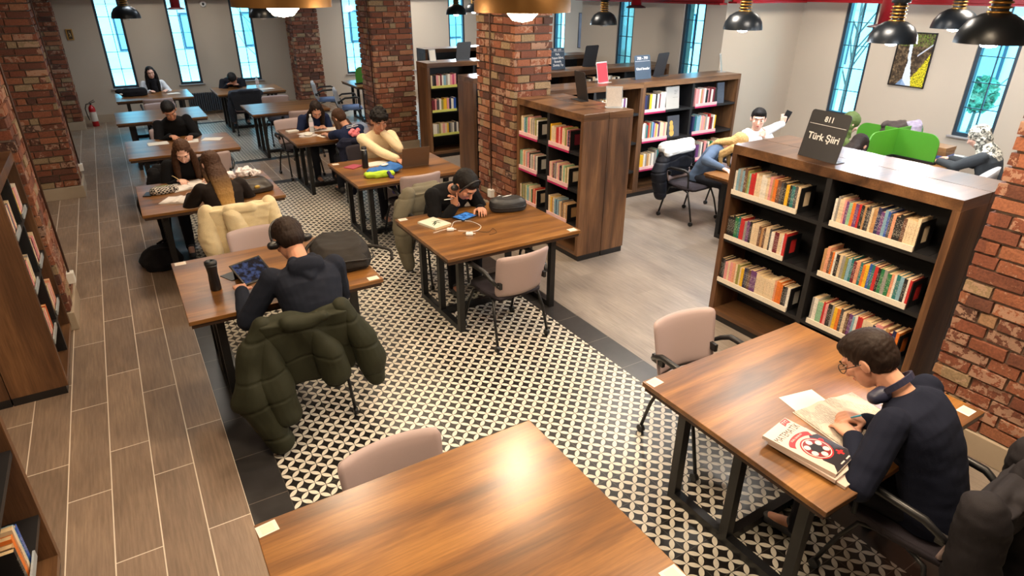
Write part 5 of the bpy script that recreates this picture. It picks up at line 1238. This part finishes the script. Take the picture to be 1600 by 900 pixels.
        if st == 'short':
            fr = lambda co, n: .003*mnoise.noise(V((co.x*90, co.y*90, co.z*30)))
            dd = fr
        blob('hair', hp_, hm, t, .006 if detail else .009, 2, dd)
    if st == 'hijab':
        hp_ = [he((0, -.018, .036), (.092, .106, .098)), he((0, -.03, -.04), (.088, .085, .085)), ('l', [(H((0, -.01, -.06)), RH @ X, RH @ V((0, 1, 0)), .080, .082), (neck0+up*.02, lat, fwd, .10, .10), (pts[4]-up*.05, lat, fwd, .165, .125), (pts[4]-up*.13, lat, fwd, .14, .118)], 24, 2.1)]
        for k in range(4): hp_.append(('c', H((-.07+.01*k, .035, -.075-.012*k)), H((.07, .02+.01*k, -.085-.014*k)), .022, .022))
        blob('headscarf', hp_, hm, t, .008, 3, wr(.006, 16, 4))
    return dict(hd=HDS, t=t, H=lambda p: t.matrix_basis @ H(p), Hl=H, RH=RH, wr=wr_, hc=hc, neck=neck0, lat=lat, fwd=fwd, up=up, pts=pts, sh=sh)
def W2(P, p): return Matrix.Translation((P['t'].location)) @ Matrix.Rotation(P['t'].rotation_euler.z, 4, 'Z') @ V(p)
def headphones(P, lab, m, cup=None, over=True, dx=0):
    t = thing('headphones', lab, 'headphones', P['t'].location, P['t'].rotation_euler.z, 'headphones'); H = P['Hl']
    bm = bmesh.new()
    pts = [H((.090*math.cos(a), -.004-dx, .005+.125*math.sin(a))) for a in [PI*i/16 for i in range(17)]]
    tube(bm, pts, .008, 8); obj('headband', bm, m, t)
    for s in (-1, 1):
        bm = bmesh.new(); prim_cap(bm, H((s*.085, -.006, -.012)), H((s*.104, -.006, -.012)), .030, .026, 18); obj('ear_cup', bm, cup or m, t, True)
def coat(x, y, rz, lab, m, drops, panel=(.27, .40), disp=None, group='coats and jackets hung on chairs', lining=None, vox=.009, top=.84, w=.27, fluff=0, hood=True):
    """garment hung over a chair back; drops = list of hanging pieces [(points, r0, r1)] in chair coordinates"""
    t = thing('hung_coat', lab, 'coat', (x, y, 0), rz, group)
    X, Y = V((1, 0, 0)), V((0, 1, 0)); zb = panel[1]
    P = [('l', [((0, -.262, zb), X, Y, panel[0]*.9, .026), ((0, -.275, .55), X, Y, panel[0], .034), ((0, -.305, .72), X, Y, w*1.02, .040), ((0, -.315, top), X, Y, w*.97, .040)], 30, 3),
         ('c', (-w*.80, -.265, top-.022), (w*.80, -.265, top-.022), .044, .044), ('c', (-w*.80, -.265, top-.022), (-w*1.02, -.262, top-.07), .044, .05), ('c', (w*.80, -.265, top-.022), (w*1.02, -.262, top-.07), .044, .05),
         ('l', [((0, -.200, .50), X, Y, w*.9, .016), ((0, -.205, .62), X, Y, w*.95, .018), ((0, -.215, top-.03), X, Y, w*.92, .02)], 24, 3)]
    if hood: P += [('c', (-.10, -.335, top-.01), (.10, -.335, top-.01), .045, .045)]
    blob('body_panel', P, m, t, vox, 5, disp or wr(.006, 9, 2))
    for i, (pts, rs) in enumerate(drops):
        Q = []
        for a, b_, r0, r1 in zip(pts, pts[1:], rs, rs[1:]): Q.append(('c', a, b_, r0, r1, 16))
        blob('sleeve', Q, m, t, vox, 5, disp or wr(.006, 9, i+3))
    if lining:
        blob('lining', [('l', [((0, -.225, zb+.05), X, Y, panel[0]*.8, .012), ((0, -.24, .6), X, Y, w*.9, .014)], 24, 3)], lining, t, vox, 2)
    return t
# ------------------------------------------------------------------ people
NAVY = (18, 22, 38); BLK = (15, 15, 18)
P1 = person((2.74, .82), .16, 'person in a navy sweatshirt and glasses writing at the maths book table', lean=25, head=(2, 40, 0), hands=[(2.50, 1.12, .79), (2.66, 1.16, .79)], sc=1.08, top=NAVY, hair=('short', HD), sk='a', detail=2, curls=(.5, .75), elbows=[(-.9, -.3, -.5), (.8, -.2, -.6)], hunch=.5, pants=(26, 26, 32))
P2 = person((.79, 3.64), .06, 'person in a navy hoodie seen from behind with headphones and a tablet', detail=2, lean=18, head=(8, 40, 0), hands=[(.42, 4.10, .80), (.86, 4.16, .79)], sc=1.1, top=(26, 30, 42), hair=('short', HD), sk='b', hoodie=True, hunch=.75)
P3 = person((2.42, 5.32), PI+.06, 'person in a black hoodie and headphones bent over a tablet', lean=40, head=(14, 38, 0), hands=[(2.62, 4.84, .785), (2.37, 4.86, .84)], sc=1.08, detail=2, top=BLK, hair=('short', HB), sk='b', hoodie=False, curls=(.5, .55), point=(False, True), handdirs=[None, ((.15, .25, 1), (.7, .3, 0), (-.3, .9, 0))], hunch=.3, pants=(28, 28, 32))
P4 = person((2.58, 7.50), PI+.06, 'person with curly dark hair in a cream sweater at the laptop', lean=20, head=(-8, 18, 0), hands=[(2.60, 7.20, 1.06), (2.66, 6.86, .785)], sc=1.06, top=(226, 206, 170), hair=('curly', HB), sk='b', turtle=True, sleeve=.95, curls=(1.2, .3), elbows=[(-.7, .5, -.9), (.9, -.2, -.3)], handdirs=[((.5, .2, .75), (-.2, -1, .2), (0, 0, 1)), None])
P5 = person((2.36, 9.60), PI+.1, 'person with long dark hair in a navy T-shirt drawing on the white sheet', lean=34, head=(-14, 36, 0), hands=[(2.46, 9.26, .785), (2.28, 9.24, .79)], top=(26, 36, 66), hair=('long', HD, .28, 'sides'), sk='a', sleeve=.3, sc=.96)
P6 = person((2.60, 8.10), .15, 'person in a navy T-shirt with a pink flower print on the back', lean=34, side=-6, head=(20, 30, -6), hands=[(2.34, 8.74, .785), (2.50, 8.78, .785)], top=(26, 36, 66), hair=('long', HM, .2, 'sides'), sk='a', sleeve=.3, sc=.95)
P7 = person((.48, 7.58), PI-.05, 'person with long chestnut hair in a black sweater writing with a pencil', lean=26, head=(-6, 32, 0), hands=[(.66, 7.20, .785), (.36, 7.22, .79)], top=BLK, hair=('long', HM, .42, 'sides'), sk='c', sc=.95, curls=(.5, .8))
OMB = hairmat('hair_ombre', srgb(46, 30, 24), srgb(86, 60, 44), grad=(.78, 1.05, srgb(168, 126, 66), srgb(204, 160, 92)))
P8 = person((.66, 6.16), .12, 'person with long ombre hair seen from behind in the cream coat chair', lean=22, head=(6, 26, 0), hands=[(.40, 6.62, .785), (.82, 6.66, .785)], top=(34, 28, 26), hair=('long', OMB, .40, 'back'), sk='c', sc=.96)
P9 = person((.64, 10.02), PI+.04, 'person in a black pullover leaning over white sheets in the left row', lean=24, side=8, head=(4, 30, 14), hands=[(.74, 9.52, .785), (.50, 9.56, .80)], top=BLK, hair=('short', HB), sk='b', curls=(.5, .7), detail=True)
P10 = person((.66, 14.55), PI+.05, 'smiling person with long black hair in a white jacket and black scarf', lean=12, head=(0, 10, 4), hands=[(.86, 14.26, .785), (.58, 14.26, .785)], top=(214, 220, 228), hair=('long', HB, .30, 'sides'), sk='c', sc=.88)
blob('scarf', [('c', P10['neck']+P10['fwd']*.06+P10['lat']*.05, P10['neck']+P10['fwd']*.06-P10['lat']*.05, .055, .055), ('c', P10['neck']+P10['fwd']*.09, P10['pts'][2]+P10['fwd']*.16, .06, .07), ('c', P10['neck']-P10['fwd']*.05+P10['lat']*.06, P10['neck']-P10['fwd']*.05-P10['lat']*.06, .05, .05)], fabric('scarf_black', (22, 22, 26)), P10['t'], .01, 4, wr(.008, 14))
P11 = person((2.08, 14.66), PI+.05, 'person in black sleeping with the head on folded arms by the back wall', lean=44, side=0, head=(0, 48, 20), hands=[(2.16, 14.18, .80), (1.96, 14.18, .82)], top=(22, 24, 32), hair=('short', HB), sk='b', hunch=.35, detail=False)
P12 = person((6.60, 5.10), PI-.35, 'person in a white hoodie holding up a black phone', lean=6, head=(-28, 8, 0), hands=[(6.44, 4.80, 1.04), (6.95, 4.86, 1.16)], top=(232, 234, 238), hair=('short', HB), sk='c', hoodie=True, curls=(.9, .9), elbows=[(-.6, .3, -.9), (.6, .2, -.9)], handdirs=[((.6, .5, .4), (0, -1, -.3), (0, .2, 1)), ((0, .1, 1), (-.3, -.9, 0), (-1, .2, 0))])
P13 = person((6.0, 5.30), PI+.2, 'person with long blonde hair in a blue denim jacket resting on the table', lean=40, side=0, head=(30, 46, 0), hands=[(5.98, 4.72, .785), (5.66, 4.70, .785)], top=(80, 96, 120), hair=('long', HL, .23, 'both'), sk='c', sc=.95, elbows=[(-1, .3, -.2), (1, .3, -.2)])
OLV = hairmat('headscarf_olive', srgb(70, 84, 44), srgb(92, 106, 58)); PATT = NB('headscarf_patterned'); _n = PATT.noise(PATT.tc.outputs['Object'], 26, 3, .6, 1.0); PATT.out(PATT.ramp(_n, [(.40, srgb(66, 66, 60)), (.47, srgb(150, 146, 134)), (.55, srgb(214, 208, 192))]), .8); PATT = PATT.m
P14 = person((7.38, 4.56), -PI/2-.5, 'person in an olive green headscarf and coat looking down', lean=14, head=(0, 26, 0), hands=[(7.66, 4.50, .785), (7.64, 4.22, .785)], top=(86, 100, 54), hair=('hijab', OLV), sk='c', sc=.97)
P15 = person((8.22, 3.06), .10, 'person in a patterned grey headscarf and dark grey coat at the green dividers', lean=20, head=(6, 26, 0), hands=[(8.12, 3.62, .785), (8.38, 3.62, .785)], top=(62, 66, 70), hair=('hijab', PATT), sk='c', sc=.97)
P16 = person((6.50, 3.92), -PI/2, 'person with dark hair bent low behind the poetry bookcase, only the hair visible', lean=34, head=(0, 40, 0), hands=[(7.0, 3.95, .75), (7.0, 3.70, .75)], top=(40, 40, 46), hair=('long', HD, .2, 'back'), sk='b', detail=False)
# things worn or held
headphones(P2, 'black over-ear headphones on the person in the navy hoodie', PLASTB)
headphones(P3, 'black over-ear headphones on the tablet reader in black', PLASTB, dx=-.05)
def neck_phones(P):
    t = thing('headphones', 'navy headphones hanging round the neck of the person with glasses', 'headphones', P['t'].location, P['t'].rotation_euler.z, 'headphones'); m = mat('headphones_navy', srgb(46, 48, 70), .4, noise=.05)
    n, L_, f, u = P['neck'], P['lat'], P['fwd'], P['up']
    pts = [n+u*.045+L_*(.088*math.cos(a))-f*(.085*math.sin(a)-.02)+u*.02*math.sin(a) for a in [PI*i/14 for i in range(15)]]
    bm = bmesh.new(); prev = None
    for i, p in enumerate(pts):
        d = (pts[min(i+1, 14)]-pts[max(i-1, 0)]).normalized(); w = d.cross(u).normalized()
        cur = [bm.verts.new(p+a*w*.005+b_*u*.014) for a, b_ in ((-1, -1), (1, -1), (1, 1), (-1, 1))]
        if prev:
            for j in range(4): bm.faces.new((prev[j], prev[(j+1) % 4], cur[(j+1) % 4], cur[j]))
        else: bm.faces.new(cur[::-1])
        prev = cur
    bm.faces.new(prev); obj('headband', bm, m, t)
    for s in (-1, 1):
        c = n+u*.03+L_*s*.085+f*.06; bm = bmesh.new(); prim_cap(bm, c-L_*s*.012-f*.01, c+L_*s*.014+f*.012, .038, .032, 20); obj('ear_cup', bm, m, t, True)
neck_phones(P1)
def glasses(P):
    H = P['Hl']; m = mat('glasses_black', srgb(24, 22, 22), .3, noise=.05); bm = bmesh.new()
    for s in (-1, 1):
        tube(bm, [H((s*.032+.024*math.cos(a), .101-.004*abs(math.cos(a)), .010+.019*math.sin(a))) for a in [2*PI*i/14 for i in range(15)]], .0022, 6); tube(bm, [H((s*.056, .098, .014)), H((s*.072, .06, .012)), H((s*.080, -.005, .008))], .002, 6)
    tube(bm, [H((-.009, .104, .014)), H((.009, .104, .014))], .002, 6); obj('glasses', bm, m, P['t'])
glasses(P1)
ph = thing('phone', 'black phone held up by the person in the white hoodie', 'phone', (6.87, 4.89, 1.16), -.7); Mp = Matrix.Rotation(.35, 4, 'Y')
bm = bmesh.new(); box(bm, -.036, .036, -.004, .004, -.02, .13, Mp, bev=.003); obj('casing', bm, PLASTB, ph)
cb = bmesh.new(); tube(cb, [(6.86, 4.89, 1.17), (6.66, 4.82, 1.12), (6.46, 4.78, 1.07)], .002, 6); tag(obj('phone_cable', cb, WHITE), 'thin white cable between the hands of the person in the white hoodie', 'cable')
# flower print on the navy T-shirt
def bpt(P, i, dx, dz, off): return P['pts'][i]+P['lat']*dx+P['up']*dz-P['fwd']*off
PK = mat('print_pink_flowers', srgb(222, 120, 130), .7, noise=.3, nscale=40)
blob('flower_print', [('e', bpt(P6, 3, dx, dz, .128), (r, r, r)) for dx, dz, r in ((-.06, 0, .030), (-.02, .02, .033), (.02, -.01, .033), (.06, .02, .028), (.0, -.04, .028), (.04, -.03, .024), (-.04, -.035, .026))], PK, P6['t'], .006, 1, wr(.006, 40, 1))
blob('pale_print_lines', [('c', bpt(P6, 3, -.08, .07, .138), bpt(P6, 3, .08, .07, .138), .008, .008), ('c', bpt(P6, 3, -.07, .095, .134), bpt(P6, 3, .07, .095, .134), .007, .007)], mat('print_pale_lines', srgb(176, 180, 190), .7, noise=.3, nscale=60), P6['t'], .005, 1)
def held(P, s, d, lab, m, f=.085, **k):
    p = W2(P, P['wr'][s]+P['hd'][s]*f+V((0, 0, -.012))); pen(p.x, p.y, p.z, d, lab, m, **k)
held(P1, 1, (-.30, -.55, .60), 'cyan pen held over the open textbook', CYAN)
held(P7, 1, (-.75, .1, .65), 'yellow pencil in the hand of the writing girl', mat('pencil_wood', srgb(190, 160, 110), .5, noise=.1))
held(P3, 1, (-1, -.25, .12), 'white stylus held by the tablet reader in black', WHITE, f=.10)
# ------------------------------------------------------------------ coats and bags
coat(.68, 3.76, -.06, 'big olive green puffer jacket hung over the chair of the navy hoodie', fabric('puffer_olive', (42, 43, 30), .08, .7), [([(-.24, -.27, .82), (-.33, -.30, .60), (-.37, -.35, .38), (-.25, -.41, .10)], (.060, .100, .115, .080)), ([(.24, -.27, .83), (.33, -.28, .60), (.38, -.30, .42), (.40, -.31, .30)], (.060, .090, .085, .070)), ([(-.24, -.30, .74), (-.25, -.34, .50), (-.20, -.38, .26)], (.05, .10, .10)), ([(.05, -.31, .78), (.12, -.33, .55), (.14, -.34, .42)], (.04, .09, .09))], panel=(.30, .38), disp=quilt(.20, .010, .024))
coat(.72, 6.15, 0, 'cream fleece coat hung over the chair of the girl with ombre hair', mat('fleece_cream', srgb(228, 208, 164), .95, noise=.10, nscale=120, bump=.6, bscale=240, sheen=.3), [([(-.27, -.26, .82), (-.30, -.31, .60), (-.26, -.34, .36), (-.22, -.35, .18)], (.07, .085, .08, .065)), ([(-.08, -.33, .78), (-.02, -.36, .50), (.0, -.37, .14)], (.08, .095, .07)), ([(.26, -.26, .82), (.30, -.30, .60), (.27, -.31, .45)], (.07, .08, .07))], panel=(.28, .34), disp=wr(.010, 9, 4))
coat(2.42, 5.27, PI, 'grey green padded coat hanging beside the tablet reader in black', fabric('coat_grey_green', (110, 104, 88), .08, .8), [([(.22, -.24, .80), (.33, -.20, .60), (.36, -.10, .36), (.34, -.06, .16)], (.075, .085, .08, .065)), ([(.28, -.28, .70), (.30, -.28, .45), (.24, -.28, .26)], (.08, .09, .07)), ([(-.24, -.25, .80), (-.3, -.28, .55)], (.07, .07))], panel=(.26, .36), disp=quilt(.16, .007, .008))
coat(2.72, .85, .03, 'dark charcoal jacket on the chair of the person in navy at right', fabric('jacket_charcoal', (34, 31, 34), .08, .8), [([(-.24, -.26, .80), (-.24, -.30, .5), (-.20, -.32, .22)], (.09, .10, .08)), ([(.26, -.24, .82), (.34, -.26, .6), (.36, -.28, .3)], (.10, .11, .09)), ([(.10, -.30, .84), (.14, -.36, .55), (.12, -.38, .2)], (.09, .12, .10))], panel=(.30, .2), disp=wr(.012, 8, 5))
coat(2.62, 8.22, -.15, 'dark navy jacket hung over the chair of the girl with pink flower print', fabric('jacket_navy', (24, 27, 46), .1, .85), [([(-.22, -.26, .80), (-.22, -.30, .5), (-.18, -.30, .18)], (.07, .08, .06)), ([(.24, -.26, .80), (.28, -.28, .5)], (.07, .07))], panel=(.25, .2), disp=wr(.01, 9, 6))
coat(2.1, 13.35, 0, 'dark quilted jacket with khaki lining on the chair before the sleeper', fabric('jacket_quilted_dark', (48, 52, 62), .25, .7), [([(-.25, -.22, .80), (-.30, -.18, .5), (-.28, -.16, .3)], (.05, .06, .05))], panel=(.25, .48), disp=quilt(.09, .008, .006), lining=fabric('lining_khaki', (150, 142, 104)))
coat(5.83, 5.30, PI+.08, 'white coat and black puffer hung over the chair of the blonde girl', fabric('puffer_black', (26, 28, 36), .1, .5), [([(.22, -.26, .78), (.32, -.24, .55), (.30, -.20, .30)], (.08, .10, .08)), ([(-.24, -.26, .8), (-.3, -.28, .5)], (.07, .07))], panel=(.27, .25), disp=quilt(.12, .010, .005))
w_ = thing('hung_coat', 'white quilted coat on top of the black puffer behind the blonde girl', 'coat', (5.83, 5.30, 0), PI+.08, 'coats and jackets hung on chairs')
blob('body_panel', [('c', (-.24, -.27, .86), (.26, -.27, .86), .065, .065), ('c', (-.2, -.2, .82), (.25, -.2, .80), .05, .05), ('c', (.1, -.33, .84), (.18, -.36, .55), .07, .06)], fabric('coat_white', (226, 228, 228), .04, .8), w_, .009, 5, quilt(.09, .006, .006))
coat(.42, 7.52, PI, 'black jacket behind the brown haired girl who is writing', fabric('jacket_black', (24, 24, 28), .1, .8), [([(.24, -.26, .76), (.30, -.26, .5), (.28, -.24, .28)], (.08, .09, .07))], panel=(.26, .3), disp=wr(.01, 9, 8))
# bags
def strap(pts, r, m, par, name='strap', flatk=.3):
    bm = bmesh.new(); P_ = [V(p) for p in pts]; out = []
    for i in range(len(P_)-1):
        p0, p1, p2, p3 = P_[max(i-1, 0)], P_[i], P_[i+1], P_[min(i+2, len(P_)-1)]
        for s in range(5):
            t = s/5; out.append(.5*((2*p1)+(p2-p0)*t+(2*p0-5*p1+4*p2-p3)*t*t+(3*p1-p0-3*p2+p3)*t**3))
    out.append(P_[-1]); tube(bm, out, r, 8); return obj(name, bm, m, par)
BPM = fabric('backpack_black_grey', (42, 39, 37), .12, .75)
X, Y = V((1, 0, 0)), V((0, 1, 0))
bp = thing('backpack', 'dark grey backpack lying on the right side of the tumbler table', 'backpack', (1.17, 4.38, TZ), -.12)
blob('main_bag', [('l', [((0, 0, .004), X, Y, .20, .24), ((0, 0, .05), X, Y, .215, .255), ((0, .01, .12), X, Y, .20, .24), ((0, .015, .165), X, Y, .15, .19)], 32, 3.2), ('l', [((0, -.24, .02), X, V((0, 0, 1)), .17, .018), ((0, -.20, .08), X, V((0, .3, 1)), .17, .06), ((0, -.10, .14), X, V((0, .3, 1)), .12, .02)], 24, 3)], BPM, bp, .008, 4, wr(.008, 8, 3))
blob('front_pocket', [('l', [((0, -.225, .03), X, Y, .16, .035), ((0, -.215, .09), X, Y, .155, .045), ((0, -.19, .125), X, Y, .13, .03)], 24, 3)], BPM, bp, .008, 3, wr(.004, 12, 3))
strap([(-.19, -.12, .06), (-.20, -.235, .085), (0, -.268, .10), (.19, -.24, .085), (.215, -.10, .09)], .004, PLASTB, bp, 'zip')
strap([(.17, -.05, .12), (.28, -.08, .10), (.36, -.10, .06), (.35, -.16, .012)], .012, BPM, bp); strap([(-.16, .12, .15), (-.24, .02, .11), (-.235, -.12, .02)], .012, BPM, bp); strap([(-.04, .24, .10), (-.03, .29, .12), (.03, .29, .12), (.04, .24, .10)], .008, BPM, bp, 'grab_handle')
pc = thing('pouch', 'black oval pouch with a small white mark on the middle table', 'bag', (2.88, 4.78, TZ), -.25)
PCM = mat('pouch_black_nylon', srgb(34, 34, 36), .5, noise=.12, nscale=20, bump=.1)
blob('shell', [('l', [((0, 0, .003), X, Y, .165, .105), ((0, 0, .04), X, Y, .175, .115), ((0, 0, .09), X, Y, .165, .105), ((0, 0, .115), X, Y, .12, .07)], 32, 2.8)], PCM, pc, .007, 4, wr(.004, 10, 2))
bm = bmesh.new()
for s, q in (((-.05, .02), (.05, .055)), ((-.09, .05), (-.05, .065))):
    tube(bm, [(s[0], s[1]-.01, .121), ((s[0]+q[0])/2, s[1], .122), (q[0], q[1], .118)], [.002, .006, .002], 6)
obj('white_mark', bm, mat('mark_white', srgb(226, 226, 226), .5), pc)
strap([(-.165, -.06, .05), (-.10, -.115, .05), (.10, -.115, .05), (.172, -.04, .05)], .003, PLASTB, pc, 'zip')
bb = thing('drawstring_bag', 'blue and lime green sports bag on the laptop table', 'bag', (2.34, 6.50, TZ), .35)
BLU = mat('bag_blue_fabric', srgb(34, 96, 168), .7, noise=.25, nscale=14, bump=.2, bscale=40); LIM = mat('bag_lime_fabric', srgb(170, 208, 44), .7, noise=.15, nscale=14, bump=.2, bscale=40)
blob('blue_body', [('e', (.08, .03, .045), (.17, .12, .05)), ('e', (-.06, .07, .04), (.12, .07, .04)), ('e', (.16, .09, .05), (.08, .06, .045))], BLU, bb, .007, 3, wr(.014, 14, 2))
blob('lime_panel', [('c', (-.22, .02, .03), (-.10, -.07, .035), .034, .04), ('c', (-.10, -.07, .035), (.02, -.09, .03), .04, .03), ('c', (-.22, .02, .03), (-.20, .08, .03), .03, .02)], LIM, bb, .007, 3, wr(.010, 14, 3))
blob('white_patch', [('e', (.02, .02, .10), (.05, .025, .012))], WHITE, bb, .005, 2)
blob('purple_strap', [('c', (-.05, -.12, .05), (-.05, -.16, .0), .022, .026), ('c', (-.05, -.165, .0), (-.04, -.17, -.16), .026, .022)], fabric('strap_purple_navy', (58, 54, 112)), bb, .006, 3, wr(.006, 16, 2))
hb = thing('handbag', 'dark brown leather handbag with a gold clasp beside the girl with ombre hair', 'handbag', (.98, 6.55, TZ), .15)
blob('bag_body', [('l', [((0, 0, .003), X, Y, .18, .09), ((0, 0, .05), X, Y, .185, .10), ((0, .02, .10), X, Y, .15, .08), ((0, .03, .125), X, Y, .11, .04)], 28, 2.8)], mat('leather_dark', srgb(46, 40, 36), .45, noise=.15), hb, .008, 4, wr(.007, 10, 2))
blob('gold_clasp', [('e', (.0, -.09, .07), (.03, .012, .018))], mat('clasp_gold', srgb(186, 156, 76), .35, .6, noise=.1), hb, .004, 1); strap([(-.15, .02, .09), (-.1, .10, .12), (.1, .10, .12), (.15, .02, .09)], .007, mat('leather_dark'), hb)
ti = thing('crumpled_tissues', 'crumpled white plastic and tissues at the far right of the two girls table', 'tissues', (.95, 7.18, TZ), 0)
for i, (x, y, r) in enumerate(((-.12, .02, .06), (.06, .04, .075), (.16, -.02, .05))): blob('crumple', [('e', (x, y, r*.6), (r*1.2, r, r*.65))], mat('tissue_white', srgb(226, 220, 222), .7, noise=.08, nscale=20), ti, .006, 1, wr(.03, 26, i))
pcs = thing('pencil_case', 'black and white chequered pencil case on the two girls table', 'pencil case', (.20, 6.97, TZ), .2)
k = NB('chequered_fabric'); ch = k.n('ShaderNodeTexChecker'); ch.inputs['Scale'].default_value = 55; ch.inputs['Color1'].default_value = (*srgb(30, 28, 28), 1); ch.inputs['Color2'].default_value = (*srgb(186, 178, 168), 1); k.L.new(k.tc.outputs['Object'], ch.inputs[0]); k.out(ch.outputs[0], .8)
blob('case_body', [('l', [((0, 0, .003), X, Y, .13, .06), ((0, 0, .035), X, Y, .135, .065), ((0, 0, .065), X, Y, .11, .04)], 24, 2.6)], k.m, pcs, .006, 3, wr(.005, 14, 2)); strap([(-.12, 0, .06), (0, .01, .071), (.12, 0, .06)], .003, mat('zip_olive', srgb(120, 140, 80), .5, noise=.1), pcs, 'zip')
fb = thing('backpack', 'black bag lying on the floor at the left end of the two girls table', 'backpack', (.02, 6.98, 0), .3)
blob('main_bag', [('l', [((0, 0, .006), X, Y, .17, .22), ((0, 0, .07), X, Y, .19, .24), ((.02, .02, .15), X, Y, .15, .18), ((.03, .03, .19), X, Y, .09, .10)], 28, 2.6)], fabric('bag_black', (24, 23, 26)), fb, .012, 4, wr(.014, 7, 5)); strap([(.05, .15, .18), (.12, .05, .24), (.12, -.08, .2)], .012, fabric('bag_black', (24, 23, 26)), fb)
kb = thing('bag', 'black bag with a white tag on the table of the person in the black scarf', 'bag', (.30, 14.02, TZ), 0)
blob('bag_body', [('l', [((0, 0, .003), X, Y, .22, .10), ((0, 0, .08), X, Y, .22, .10), ((.02, 0, .14), X, Y, .18, .06)], 24, 2.8), ('e', (-.22, .02, .09), (.08, .06, .05))], fabric('bag_black', (24, 23, 26)), kb, .01, 3, wr(.01, 9, 3)); blob('white_tag', [('e', (-.2, -.05, .05), (.05, .02, .02))], WHITE, kb, .006, 1)
for (x, y, z, lab, c, sx) in ((8.14, 4.23, 1.10, 'dark brown bag lying over the green divider', (58, 46, 42), .20), (8.36, 4.12, 1.0, 'black and white patterned bag behind the green divider', (150, 140, 160), .12)):
    q = thing('bag', lab, 'bag', (x, y, z-.34 if z > 1.05 else TZ), -.6, 'bags behind the green divider'); z0 = 0.0
    blob('bag_body', [('l', [((0, 0, .0), X, Y, sx*.8, .06), ((0, 0, .2), X, Y, sx, .07), ((0, 0, .36), X, Y, sx*.7, .04)], 22, 2.6), ('c', (-sx*.7, 0, .34), (sx*.5, .03, .37), .04, .04)], mat('bag_cloth_%d' % c[0], srgb(*c), .8, noise=.6, nscale=22), q, .012, 2, wr(.02, 12, 3)); q.location.z = TZ
hp = thing('handbag', 'dark bag on the seat corner beside the brown haired girl', 'handbag', (.05, 7.56, .0), 0)
blob('bag_body', [('l', [((0, 0, .36), X, Y, .10, .13), ((0, 0, .5), X, Y, .12, .15), ((0, 0, .62), X, Y, .08, .10)], 22, 2.4), ('c', (.06, 0, .02), (.06, 0, .4), .03, .03)], fabric('bag_black', (24, 23, 26)), hp, .012, 3, wr(.01, 8, 2))
